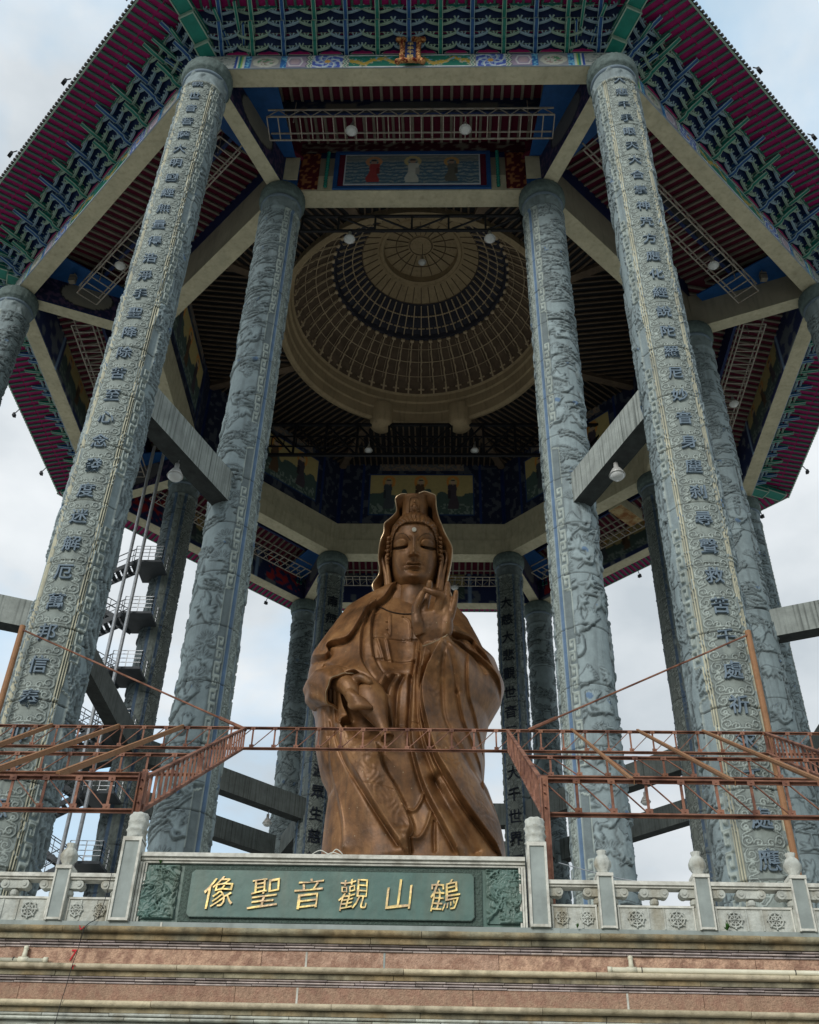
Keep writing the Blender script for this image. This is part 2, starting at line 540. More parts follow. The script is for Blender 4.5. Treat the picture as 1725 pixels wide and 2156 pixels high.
def relief_map(seed, kind):
    rng = np.random.default_rng(seed)
    R = Relief()
    Hm = NV * DU
    v = 0.3
    while v < Hm - .5:
        for u in np.arange(.3, 7.0, .85):
            cu, cv = u + rng.uniform(-.35, .35), v + rng.uniform(-.4, .4)
            z = v / Hm
            if kind == 'cloud':
                if rng.random() < .86:
                    flow_cloud(R, rng, (cu, cv), rng.choice([1.25, -1.25, 1.9, .6]) + rng.uniform(-.35, .35), rng.uniform(.55, .95))
            else:
                q = rng.random()
                if z > .74 or .5 < z < .58:
                    if q < .9:
                        flow_cloud(R, rng, (cu, cv), rng.uniform(-.35, .45), rng.uniform(.5, .8))
                elif q < .42:
                    leaves(R, rng, (cu, cv), rng.uniform(0, 6.3), rng.uniform(.6, 1.0))
                elif q < .60:
                    fan(R, rng, (cu, cv), rng.uniform(.5, 2.6), rng.uniform(.8, 1.2))
                elif q < .76:
                    crane(R, rng, (cu, cv), rng.uniform(-.8, .8), rng.uniform(.6, 1.0))
                elif q < .92:
                    flow_cloud(R, rng, (cu, cv), rng.uniform(-.6, .7), rng.uniform(.5, .9))
        v += .85 if kind == 'cloud' else .95
    return R.h

def scroll_tile():
    """1.25 m of mirrored C-scrolls, band 1.3 m wide; centred u in [-.65,.65]"""
    d = .0125
    R = Relief(108, 100, d)
    cx = .675
    for s in (1, -1):
        f = lambda P: [(cx + s * a, b) for a, b in P]
        for c, r, a0, tr, sg in (((.43, .2), .19, -1.2, 1.3, 1), ((.44, .62), .15, 2.0, 1.2, -1), ((.42, 1.02), .19, 1.2, 1.3, -1), ((.17, .1), .13, 0, 1.2, 1), ((.18, 1.13), .11, 0, 1.2, -1)):
            R.stroke(f(spiral(c, r, a0, tr, sg, 24)), .026, .07)
        R.stroke(f([(.0, .04), (.25, .0), (.5, .02), (.6, .15)]), .026, .07)
        R.stroke(f([(.6, .15), (.56, .4), (.3, .5), (.5, .62)]), .026, .07)
        R.stroke(f([(.6, 1.1), (.6, .85), (.3, .8), (.16, .95), (.0, 1.2)]), .026, .07)
    return R.h

TILE = scroll_tile()
CLOUDS = [relief_map(3, 'cloud'), relief_map(8, 'cloud')]
SCENES = [relief_map(11, 'scene'), relief_map(12, 'scene')]
FR = Relief()
for v0 in (3.0, 11.5, 19.0, 28.0, 35.5, 41.0):
    fret(FR, 1.0, v0, v0 + 5.3)
    FR.stroke([(1.3, v0 + 5.4), (1.3, v0 + 7.4), (1.0, v0 + 7.5)], .03, .06)
FRH = FR.h

def bil(H_, U, V, du=DU):
    nv, nu = H_.shape
    x = np.mod(U / du, nu - 1)
    y = np.clip(V / du, 0, nv - 1.001)
    x0, y0 = x.astype(int), y.astype(int)
    fx, fy = x - x0, y - y0
    x1, y1 = np.minimum(x0 + 1, nu - 1), np.minimum(y0 + 1, nv - 1)
    return (H_[y0, x0] * (1 - fx) + H_[y0, x1] * fx) * (1 - fy) + (H_[y1, x0] * (1 - fx) + H_[y1, x1] * fx) * fy

RC = 1.09
def seg2(V):
    s = np.zeros_like(V, bool)
    for v0 in (3.0, 11.5, 19.0, 28.0, 35.5, 41.0):
        s |= (V > v0 - .05) & (V < v0 + 7.6)
    return s
C_STONE, C_BAND = np.array([.26, .325, .34]), np.array([.30, .35, .325])
C_GOLD, C_DARK, C_LITE = np.array([.47, .46, .34]), np.array([.07, .115, .18]), np.array([.34, .395, .37])

def column(cx, cy, az, kind, rmap, side, nphi, nz, off=0.0, tone=1.0):
    """az: direction the lettered band faces; side: +1/-1 where the key-pattern strip lies"""
    zb, zt = TZ, 51.4
    ph = np.linspace(0, 2 * pi, nphi, endpoint=False)
    if nphi > 200:          # finer around the lettered band
        k1 = int(nphi * .5)
        ph = np.concatenate([np.linspace(-1.05, 1.05, k1, endpoint=False), np.linspace(1.05, 2 * pi - 1.05, nphi - k1, endpoint=False)])
    z = np.linspace(zb, zt, nz)
    P_, Z = np.meshgrid(ph, z)
    A = (P_ + pi) % (2 * pi) - pi          # angle from the band centre
    Um = A * RC
    V = Z - zb
    h = .055 + bil(rmap, (P_ * RC + off), V) * .8
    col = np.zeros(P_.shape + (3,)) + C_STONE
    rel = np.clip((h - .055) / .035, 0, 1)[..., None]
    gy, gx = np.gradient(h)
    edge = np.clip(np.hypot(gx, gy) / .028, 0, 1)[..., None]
    col = col * (.92 + .16 * rel) * (1 - .85 * edge * (1 - .5 * rel))  # shadow lines along the relief edges painted into the colour
    # dark painted accents on the tallest relief here and there
    acc = (np.sin(Um * 3.1 + V * 1.7) + np.sin(V * 2.9 - Um * 1.1 + off)) > 1.9
    col[acc & (h > .10)] = C_DARK * 1.6
    hb = radians(34 if kind == 'out' else 32)
    band = np.abs(A) < hb
    tile_u = Um + .675
    tv = np.mod(V - .3, 1.125) / .9
    th = bil(TILE, np.clip(tile_u, 0, 1.3), tv, .0125)
    hh = .05 + th * .45
    h = np.where(band, hh, h)
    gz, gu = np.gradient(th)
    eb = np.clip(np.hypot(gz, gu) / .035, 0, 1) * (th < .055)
    cb = np.where((th > .02)[..., None], C_LITE, C_BAND * .74) * (1 - .55 * eb[..., None])  # scroll outlines darkened in the colour to imitate shadow
    col[band] = cb[band]
    # triple mouldings either side of the band
    for s in (-1, 1):
        for k in range(3):
            c = s * (hb + radians(1.8 + 3.9 * k))
            d = np.abs(A - c) * RC
            mk = d < .017
            h = np.where(mk, .105, h)
            col[mk] = C_GOLD if kind == 'out' else C_DARK * 1.5
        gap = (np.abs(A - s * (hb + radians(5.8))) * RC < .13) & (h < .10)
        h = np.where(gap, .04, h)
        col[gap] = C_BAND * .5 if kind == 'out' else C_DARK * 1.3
    # key-pattern strip
    uk = (A * side - hb - radians(11)) * RC
    fz = (uk > -.02) & (uk < .36)
    fh = bil(FRH, np.clip(uk, 0, .4) + .96, V)
    seg = np.zeros_like(V, bool)
    for v0 in (3.0, 11.5, 19.0, 28.0, 35.5, 41.0):
        seg |= (V > v0 - .05) & (V < v0 + 7.6)
    k = fz & seg
    h = np.where(k, .03 + fh * 1.5, h)
    col[k] = C_STONE * .8
    col[k & (fh > .02)] = C_LITE * .9
    if kind == 'in':                        # second floral strip beyond the dark border
        for s in (-1, 1):
            uf = (A * s - hb - radians(11)) * RC
            m2 = (uf > 0) & (uf < .5) & ~k & (s != side)
            fh2 = bil(TILE, np.clip(uf * 1.3, 0, .65), np.mod(V * 1.6, 1.25), .0125)
            h = np.where(m2, .04 + fh2 * 1.3, h)
            col[m2] = C_BAND * .95
            bd = np.abs(uf - .62) < .12
            h = np.where(bd, .07, h)
            col[bd] = C_DARK * 1.5
    if kind == 'near_in':                   # bordered strip at the outer flank of the shaft
        Aw = A * (-1 if cx < 0 else 1)
        q = (Aw - radians(108)) * RC
        m1 = np.abs(q) < .085
        h = np.where(m1, .05, h)
        col[m1] = C_DARK * 1.5
        m1 = np.abs(np.abs(q) - .11) < .018
        h = np.where(m1, .10, h)
        col[m1] = C_LITE
        m2 = (q < -.13) & (q > -.60)
        f2 = bil(TILE, np.clip((-q - .13) * 1.4, 0, .65), np.mod(V * 1.6, 1.25), .0125)
        h = np.where(m2, .05 + f2 * .6, h)
        col[m2] = np.where((f2 > .02)[..., None], C_LITE, C_BAND * .6)[m2]
        m3 = (q > .15) & (q < .52) & seg2(V)
        f3 = bil(FRH, np.clip(q - .15, 0, .4) + .96, V)
        h = np.where(m3, .03 + f3, h)
        col[m3] = np.where((f3 > .02)[..., None], C_LITE, C_STONE * .55)[m3]
    # drum joints
    jt = np.abs(np.mod(V + .35 * (np.abs(A) > 1.1), 2.5) - .05) < .022
    h = h - jt * .05
    col[jt] *= .45
    # carved head and foot of the shaft
    top = V > (zt - zb - 1.1)
    ht = .07 + .09 * np.maximum(0, np.sin(A * 9 + 2.2 * np.sin(V * 4))) * np.maximum(0, np.sin(V * 5.1 + A * 4))
    h = np.where(top, ht, h)
    col[top] = C_STONE * .85
    ring = (np.abs(V - (zt - zb - 1.15)) < .09)
    h = np.where(ring, .16, h)
    foot = V < 5.9
    hf = bil(FRH, np.mod(P_ * RC, 1.4) * .35 + .96, V + 3)
    h = np.where(foot & band, .06 + hf, h)
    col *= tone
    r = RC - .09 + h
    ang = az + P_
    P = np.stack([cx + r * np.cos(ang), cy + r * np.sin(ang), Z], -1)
    return P, col

def text_mesh(chars, fn, size, depth, mb, mi=0, fat=.008):
    """adds CJK glyphs; fn(k, a, b, d) maps glyph k's local (a, b) and depth d to 3-D"""
    for k, ch in enumerate(chars):
        cu = bpy.data.curves.new('glyph', 'FONT')
        cu.body = ch
        cu.size = size
        cu.align_x = 'CENTER'
        cu.extrude = .5
        cu.offset = size * fat
        cu.resolution_u = 2
        ob = bpy.data.objects.new('glyph', cu)
        COL.objects.link(ob)
        bpy.context.view_layer.update()
        ev = ob.evaluated_get(bpy.context.evaluated_depsgraph_get())
        me = ev.to_mesh()
        vs = [v.co.copy() for v in me.vertices]
        fs = [tuple(p.vertices) for p in me.polygons]
        ev.to_mesh_clear()
        bpy.data.objects.remove(ob)
        bpy.data.curves.remove(cu)
        if not vs:
            continue
        ys = [v.y for v in vs]
        cy_ = (min(ys) + max(ys)) / 2
        mb.add([fn(k, v.x, v.y - cy_, depth * (v.z + .5)) for v in vs], fs, mi)

TXT_L = '觀世音菩薩大明國經無量得浩淨手聖降除苦至心念發度迷解厄萬邦信奉仰慈恩'
TXT_R = '大悲千手眼天大合掌神咒方應化經說陀羅尼妙音身塵刹尋聲救苦千處祈求千處應'
TXT_BR = '大慈大悲觀世音三千大千世界同瞻仰蓮花座上'
TXT_BL = '南無苦救難廣大靈感渡眾生慈航普濟人間海岸'

def lettering(cx, cy, az, txt, parent, ztop, pitch, size):
    def fn(k, a, b, d):
        ph = az + a / (RC + .05)
        rr = RC - .02 + d
        return (cx + rr * cos(ph), cy + rr * sin(ph), ztop - k * pitch + b)
    for k, ch in enumerate(txt):          # one carved character each
        mb = MB()
        text_mesh(ch, lambda _, a, b, d: fn(k, a, b, d), size, .075, mb)
        if mb.v:
            mb.build('character', M['slate'] if size < .8 else M['slated'], parent)

def capital(cx, cy, parent):
    mb = MB()
    prof = [(1.02, 51.2), (1.14, 51.25), (1.16, 51.38), (1.06, 51.44), (1.05, 51.5), (1.2, 51.58), (1.25, 51.7), (1.27, 52.0), (1.24, 52.35), (1.18, 52.48), (.3, 52.48)]
    def rf(r, z, a):
        if 51.5 < z < 51.9:
            return r + .045 * abs(sin(a * 11))
        if 51.9 < z < 52.45:
            return r + .04 * abs(sin(a * 16 + .7))
        return r
    mb.lathe(prof, 96, (cx, cy), 0, rf)
    mb.m = [1 if i < 96 * 3 else 0 for i in range(len(mb.f))]
    return mb.build('capital', [M['capstone'], M['slate']], parent, smooth=True)

ang0 = [-pi / 2 - pi / 8, -pi / 2 + pi / 8, -pi / 2 - 3 * pi / 8, -pi / 2 + 3 * pi / 8, pi / 2 + 3 * pi / 8, pi / 2 - 3 * pi / 8, pi / 2 + pi / 8, pi / 2 - pi / 8]
for ring, R_ in (('out', RO), ('in', RI)):
    for i, a in enumerate(ang0):
        cx, cy = R_ * cos(a), R_ * sin(a)
        near = i < 2
        dense = (230, 1700) if (near and ring == 'out') else (180, 1100) if (near or (ring == 'in' and i == 3)) else (120, 620)
        if ring == 'out':
            az = -pi / 2 if near else a
            side = 1 if cx < 0 else -1
            rm = CLOUDS[i % 2] if near else SCENES[i % 2]
        else:
            az = a + pi
            side = -1 if near and cx < 0 else 1
            if i >= 6:
                side = -1 if cx < 0 else 1
            rm = SCENES[(i + 1) % 2]
        P, col = column(cx, cy, az, 'near_in' if near and ring == 'in' else ring, rm, side, *dense, off=i * 1.37, tone=.66 if (ring == 'in' and i > 3) else .8 if i > 5 else 1.0)  # tone darkens the back columns' stone to imitate their shade
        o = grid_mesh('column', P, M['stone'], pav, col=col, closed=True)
        capital(cx, cy, o)
        if ring == 'out' and near:
            lettering(cx, cy, az, TXT_L if i == 0 else TXT_R, o, 50.1, 1.125, .62)
        if ring == 'in' and i >= 6:
            lettering(cx, cy, az, TXT_BL if i == 6 else TXT_BR, o, 47.6, 1.6, 1.05)
        if ring == 'in' and near:
            lettering(cx, cy, az, TXT_BR[:12], o, 47.6, 1.6, 1.05)

# ---- painted boards: coloured grids with real thickness behind them
def nz2(h, w, s, seed):
    r = np.random.default_rng(seed)
    a = r.random((int(h / s) + 3, int(w / s) + 3))
    y, x = np.meshgrid(np.arange(h) / s, np.arange(w) / s, indexing='ij')
    y0, x0 = y.astype(int), x.astype(int)
    fy, fx = y - y0, x - x0
    fy, fx = fy * fy * (3 - 2 * fy), fx * fx * (3 - 2 * fx)
    return (a[y0, x0] * (1 - fx) + a[y0, x0 + 1] * fx) * (1 - fy) + (a[y0 + 1, x0] * (1 - fx) + a[y0 + 1, x0 + 1] * fx) * fy

def board(name, fn, u0, u1, z0, z1, img, parent, thick=.06):
    """fn(u, d, z) -> world, d measured out of the wall; img rows run bottom to top"""
    h, w_ = img.shape[:2]
    us, zs = np.linspace(u0, u1, w_), np.linspace(z0, z1, h)
    P = np.array([[fn(u, thick, z) for u in us] for z in zs])
    # fold the rim back so that the board has thickness
    P = np.concatenate([[[fn(u, 0, z0) for u in us]], P, [[fn(u, 0, z1) for u in us]]], 0)
    img = np.concatenate([img[:1], img, img[-1:]], 0)
    return grid_mesh(name, P, M['paint'], parent, col=img, smooth=False)

def frieze_img():
    W_, H_ = 516, 31
    u = np.abs(np.linspace(-10.3, 10.3, W_))[None, :].repeat(H_, 0)
    us = np.linspace(-10.3, 10.3, W_)[None, :].repeat(H_, 0)
    v = np.linspace(-1, 1, H_)[:, None].repeat(W_, 1)
    n = nz2(H_, W_, 4, 1)
    n2_ = nz2(H_, W_, 2.2, 2)
    im = np.zeros((H_, W_, 3)) + (.33, .36, .34)
    def put(m, c):
        im[m] = c
    put((u > 8.95) & (n2_ > .66), (.16, .2, .2))
    for k, c in enumerate([(.02, .06, .3), (.5, .55, .5), (.01, .22, .18), (.28, .45, .12), (.5, .55, .5)]):
        put((u > 8.95 - .1 * (k + 1)) & (u <= 8.95 - .1 * k), c)
    bf = lambda m: (put(m, (.02, .13, .36)), put(m & (n2_ > .55), (.15, .42, .6)))
    bf((u < 8.45) & (u > 8.12))
    bf((u < 6.62) & (u > 6.3))
    pm = (u < 8.12) & (u > 6.62)
    put(pm, (.24, .26, .28))
    e = ((u - 7.37) / .68) ** 2 + (v / .82) ** 2 + .25 * (n - .5)
    put(pm & (e < 1), (.46, .48, .42))
    put(pm & (e < .5) & (n2_ > .55), (.30, .24, .22))
    put(pm & (e < .45) & (n > .62), (.1, .25, .14))
    mm = (u < 6.3) & (u > 5.2)
    put(mm, (.33, .28, .38))
    put(mm & (np.abs(v) > .8), (.10, .12, .2))
    q = np.maximum(np.abs(v) * 1.0, np.abs(u - 5.85) * 1.6 + np.abs(v) * .3)
    put(mm & (np.abs(q - .62) < .07), (.6, .6, .62))
    put(mm & (q < .4), (.45, .35, .4))
    for c0 in (5.08, 3.25):
        z_ = u - c0 - .12 * (np.abs(np.mod(v * 1.5 + 1, 1.0) - .5) * 2 - .5)
        put(np.abs(z_) < .17, (.08, .1, .12))
        put(np.abs(z_) < .12, (.55, .58, .5))
        put(np.abs(z_) < .045, (.1, .25, .2))
    am = (u < 4.95) & (u > 3.42)
    r = np.hypot((u - 4.18), v * .6)
    th = np.arctan2(v * .6, u - 4.18)
    put(am, (.06, .10, .42))
    put(am & (np.sin(r * 17 + 2 * np.sin(th * 6)) > .25), (.28, .42, .62))
    put(am & (np.sin(r * 13 - th * 6) > .8), (.55, .6, .62))
    put(am & (r < .16), (.6, .35, .08))
    gm = u < 3.1
    put(gm, (.012, .17, .12))
    put(gm & (np.abs(v) > .86), (.6, .66, .68))
    y = .38 * np.sin(us * 3.3) + .1 * np.sin(us * 9)
    put(gm & (np.abs(v - y) < .22 + .16 * (n - .3)) & (u > .5), (.42, .30, .05))
    put(gm & (np.abs(v - y) < .5) & (n2_ > .70) & (u > .5), (.42, .40, .28))
    put(gm & (n2_ > .80) & (v > 0) & (np.abs(v) < .8), (.1, .35, .55))
    put(np.abs(v) > .95, (.3, .36, .42))
    return im
FRZ = frieze_img()

def figure(im, cx, cy, h, robe, halo):
    H_, W_ = im.shape[:2]
    y, x = np.mgrid[0:H_, 0:W_].astype(float)
    rr = np.hypot(x - cx, (y - cy - .38 * h))
    if halo is not None:
        im[(rr < .22 * h) & (rr > .13 * h)] = halo
    t = (y - cy + .5 * h) / h
    wd = h * (.16 - .07 * t + .03 * np.sin(t * 11))
    im[(np.abs(x - cx + .03 * h * np.sin(t * 6)) < wd) & (t > 0) & (t < .8)] = robe
    im[(np.abs(x - cx - .12 * h) < .05 * h) & (t > .35) & (t < .62)] = np.array(robe) * .6
    im[rr < .085 * h] = (.35, .25, .18)
    im[(rr < .09 * h) & (y > cy + .41 * h)] = (.02, .02, .03)

def front_picture():
    H_, W_ = 60, 168
    im = np.zeros((H_, W_, 3))
    n, n2_ = nz2(H_, W_, 7, 5), nz2(H_, W_, 2.6, 6)
    y, x = np.mgrid[0:H_, 0:W_]
    im[:] = (.07, .14, .20)
    band = np.sin(y * .95 + 4 * n + .6 * np.sin(x * .13))
    im[band > .1] = (.26, .31, .30)
    im[(band > .55) & (n2_ > .5)] = (.11, .20, .26)
    im[y > 44] = im[y > 44] * .5 + np.array([.26, .26, .2]) * .5
    figure(im, 36, 27, 46, (.30, .05, .05), (.5, .25, .12))
    figure(im, 84, 27, 48, (.50, .52, .46), (.5, .42, .2))
    figure(im, 132, 27, 44, (.12, .12, .10), (.5, .3, .1))
    im[0:2] = im[-2:] = (.5, .55, .6)
    im[:, 0:2] = im[:, -2:] = (.5, .55, .6)
    return im

def back_picture(seed):
    H_, W_ = 56, 150
    im = np.zeros((H_, W_, 3)) + (.34, .28, .12)
    n, n2_ = nz2(H_, W_, 9, seed), nz2(H_, W_, 2.5, seed + 1)
    y, x = np.mgrid[0:H_, 0:W_]
    im[y < 22 + 14 * n] = (.05, .08, .07)
    im[(y < 14) & (n2_ > .6)] = (.14, .18, .16)
    for cx, rb in ((28, (.05, .04, .05)), (75, (.08, .05, .03)), (122, (.05, .06, .07))):
        figure(im, cx, 28, 44, rb, (.45, .2, .05))
    return im

def ornament(H_, W_, base, fg, seed, s=3.0, th=.6):
    im = np.zeros((H_, W_, 3)) + base
    n = nz2(H_, W_, s, seed)
    im[n > th] = fg
    return im

# ---- ring beams and boards
TQ = tan(pi / 8)
for j in range(8):
    # outer ring beam: cream soffit, painted face
    mb = MB()
    V = [S(j, s * o * TQ, o, z) for o in (AO - .51, AO + .45) for z in (ZT, ZT + 1.2) for s in (-1, 1)]
    mb.add(V, [(0, 1, 5, 4), (2, 6, 7, 3), (0, 2, 3, 1), (4, 5, 7, 6)])
    ob = mb.build('ring_beam', M['cream'], pav)
    if j in (0, 1, 7, 2, 6):
        f = board('painted_frieze', lambda u, d, z, j=j: S(j, u, AO + .45 + d, z), -10.3, 10.3, ZT + .02, ZT + 1.22, FRZ, pav)
    if j in (3, 4, 5, 2, 6):       # inner faces seen across the hall
        im = ornament(24, 130, (.02, .03, .09), (.12, .14, .16), 20 + j, 4, .66)
        im[3:21, 40:90] = back_picture(j)[np.ix_(np.linspace(0, 55, 18).astype(int), np.linspace(0, 149, 50).astype(int))]
        im[:, 36:38] = im[:, 92:94] = (.2, .3, .45)
        if j in (3, 5):
            q = ornament(18, 24, (.02, .03, .09), (.35, .03, .03), 44 + j, 2.0, .5)
            im[3:21, 6:30] = q
            im[3:21, 100:124] = q
        board('inner_frieze', lambda u, d, z, j=j: S(j, u, AO - .51 - d, z), -9.9, 9.9, ZT + .02, ZT + 3.4, im, pav)
    mb = MB()
    o0, o1 = AO - .5, AO + .42
    V = [S(j, s * o * TQ, o, z) for o in (o0, o1) for z in (ZT + 1.2, ZT + 3.5) for s in (-1, 1)]
    mb.add(V, [(0, 2, 3, 1)])
    mb.build('upper_wall', M['navy'], pav)
    # inner ring beam: soffit, tall cream inner face with a ledge, wall above it
    mb = MB()
    for a0, a1, z0, z1, inset in ((AI - .68, AI + .44, ZT, ZT + 1.45, 0), (AI - .56, AI + .40, ZT + 1.45, ZT + 3.25, 0)):
        V = [S(j, s * o * TQ, o, z) for o in (a0, a1) for z in (z0, z1) for s in (-1, 1)]
        mb.add(V, [(0, 1, 5, 4), (2, 6, 7, 3), (0, 2, 3, 1), (4, 5, 7, 6)])
    mb.m[-1] = 1
    mb.m[3] = 1 if j not in (0,) else 0
    mb.build('inner_ring_beam', [M['cream'], M['taupe']], pav)
    mb = MB()
    V = [S(j, s * o * TQ, o, z) for o in (AI - .5, AI + .38) for z in (ZT + 3.25, 64.2) for s in (-1, 1)]
    mb.add(V, [(0, 2, 3, 1), (4, 5, 7, 6)])
    mb.build('hall_wall', M['navy'], pav)
    if j in (3, 4, 5, 2, 6):
        im = ornament(60, 130, (.012, .018, .045), (.06, .07, .09), 70 + j, 3, .66)
        im = np.repeat(np.repeat(im, 2, 0), 2, 1)
        im[16:84, 46:214] = back_picture(j + 9)[np.ix_(np.linspace(0, 55, 68).astype(int), np.linspace(0, 149, 168).astype(int))] * 1.4
        im[92:110, 60:200] = ornament(18, 140, (.12, .13, .13), (.24, .18, .13), 7, 2.6, .5)
        im[:, 32:36] = im[:, 224:228] = (.01, .03, .12)
        im[14:86, 44:46] = im[14:86, 214:216] = im[14:16, 44:216] = im[84:86, 44:216] = (.02, .05, .15)
        board('hall_mural', lambda u, d, z, j=j: S(j, u, AI - .5 - d, z), -6.9, 6.9, ZT + 3.3, 63.4, im, pav)
    # deep radial beams
    a = -pi / 2 + pi / 8 + j * pi / 4
    e, t = np.array([cos(a), sin(a)]), np.array([-sin(a), cos(a)])
    mb = MB()
    def rb(r, s, z):
        q = e * r + t * s
        return (q[0], q[1], z)
    V = [rb(r, s, z) for r in (RI + .3, RO - .3) for z in (ZT - .003, ZT + 3.0) for s in (-.42, .42)]
    mb.add(V, [(0, 4, 5, 1), (2, 3, 7, 6)], 0)
    mb.add(V, [(0, 2, 6, 4), (1, 5, 7, 3)], 1)
    o = mb.build('radial_beam', [M['cream'], M['taupe'] if j in (1, 2) else M['navy']], pav)
    if j not in (1, 2):
        im = ornament(26, 70, (.012, .016, .05), (.07, .045, .09), 90 + j, 1.6, .62)
        yy, xx = np.mgrid[0:26, 0:70]
        rr = ((xx - 35) / 19.) ** 2 + ((yy - 12) / 9.) ** 2
        im[rr < 1.15] = (.02, .02, .02)
        im[rr < 1] = (.20, .19, .15) if j in (6, 7) else (.1, .1, .1)
        for sgn in (-1, 1):
            board('painted_side', lambda u, d, z, sgn=sgn: rb(u, sgn * (.42 + d), z), RI + 1.0, RO - 1.0, ZT + .1, ZT + 2.9, im, pav, .04)

# south hall front: framed picture of three figures over clouds, side strips, bead rods, scroll frieze
fo = lambda u, d, z: S(0, u, AI + .44 + d, z)
board('picture', lambda u, d, z: S(0, u, AI + .50 + d, z), -3.9, 3.9, 52.95, 55.85, front_picture(), pav)
mb = MB()
for u0, u1, z0, z1 in ((-4.5, -4.25, 52.6, 56.2), (4.25, 4.5, 52.6, 56.2), (-4.25, 4.25, 52.6, 52.8), (-4.25, 4.25, 56.0, 56.2)):
    mb.box((u0, -(AI + .56), z0), (u1, -(AI + .42), z1))
mb.build('picture_frame', M['blue'], pav)
mb = MB().box((-4.24, -(AI + .47), 52.81), (4.24, -(AI + .43), 55.99))
mb.build('picture_mount', M['maroond'], pav)
for s in (-1, 1):
    im = ornament(36, 18, (.07, .006, .01), (.30, .13, .05), 33, 2.2, .62)
    board('dragon_panel', lambda u, d, z: fo(u, d, z), *sorted((s * 5.35, s * 6.5)), 52.65, 56.1, im, pav)
    mb = MB()
    for k in range(14):
        c = S(0, s * 4.9, AI + .6, 52.75 + k * .25)
        mb.lathe([(.0, c[2] - .12), (.09, c[2] - .07), (.12, c[2]), (.09, c[2] + .07), (0, c[2] + .12)], 8, (c[0], c[1]))
    mb.build('bead_rod', M['green'], pav, smooth=True)
im = ornament(10, 90, (.05, .008, .015), (.16, .15, .12), 35, 2.0, .62)
board('scroll_frieze', lambda u, d, z: fo(u, d, z), -6.6, 6.6, 56.25, 57.2, im, pav)
# short drums with white calligraphy slips above the two near inner columns
for s in (-1, 1):
    a = -pi / 2 + s * pi / 8
    mb = MB().lathe([(.95, 52.5), (.95, 55.4), (1.1, 55.5), (1.1, 55.7), (.9, 55.8), (.9, 57.3)], 32, (RI * cos(a), RI * sin(a)))
    mb.m = [0 if i < 32 else 1 for i in range(len(mb.f))]
    dr = mb.build('drum', [M['blue'], M['maroond']], pav, smooth=True)
    mb = MB()
    c = S(0, s * (RI * sin(pi / 8)) - s * .45, RI * cos(pi / 8) + .93, 53.9)
    mb.box((c[0] - .42, c[1] - .03, 52.9), (c[0] + .42, c[1] + .03, 55.0))
    mb.build('scroll_slip', M['cream'], dr)

# ---- ceiling between the two rings
def strip(j, o0, z0, o1, z1, w0=0, w1=0):
    a, b = o0 * TQ - w0, o1 * TQ - w1
    return [S(j, -a, o0, z0), S(j, a, o0, z0), S(j, b, o1, z1), S(j, -b, o1, z1)]
for j in range(8):
    mb = MB().add(strip(j, AO - .5, 55.6, AI + .38, 57.3), [(0, 1, 2, 3)])
    ce = mb.build('bay_ceiling', M['maroond'], pav)
    mb = MB()
    for k in range(-18, 19):
        u = k * .56
        o1 = max(AI + .4, abs(u) / TQ + .25)
        if o1 > AO - .8:
            continue
        f_ = lambda o: 55.6 + (AO - .5 - o) / (AO - .88 - AI) * 1.7 - .09
        mb.bar(S(j, u, AO - .52, f_(AO - .52)), S(j, u, o1, f_(o1)), .15, .16)
    mb.build('ceiling_joists', M['joist'], ce)
    op = 21.4
    mb = MB()
    L_ = op * TQ - .5
    V = [S(j, s * L_, o, z) for o in (op - .2, op) for z in (55.0, 56.5) for s in (-1, 1)]
    mb.add(V, [(0, 1, 5, 4), (0, 2, 3, 1), (4, 5, 7, 6)])
    pu = mb.build('purlin', M['navy'], pav)
    if j in (0, 1, 7):
        im = ornament(12, 110, (.012, .03, .07), (.07, .08, .09), 50, 2.2, .6)
        yy, xx = np.mgrid[0:12, 0:110]
        im[(np.abs(xx - 55) / 22. + np.abs(yy - 6) / 12. < 1)] = (.10, .11, .11)
        for c in (28, 82):
            im[2:10, c - 6:c + 6] = (.14, .14, .12)
        board('purlin_painting', lambda u, d, z, j=j: S(j, u, op + d, z), -L_ + .4, L_ - .4, 55.05, 56.1, im, pu, .03)
    for s in (-1, 1):
        mb = MB()
        P3 = [(s * 9.75, AO - .55), (s * 7.3, AO - .55), (s * 6.7, 18.9), (s * 7.45, 18.9)]
        mb.prism(P3 if s < 0 else P3[::-1], 0, .1, lambda a, b, t, j=j: S(j, a, b, 54.7 + t))
        mb.build('corner_board', M['blue'], pav)

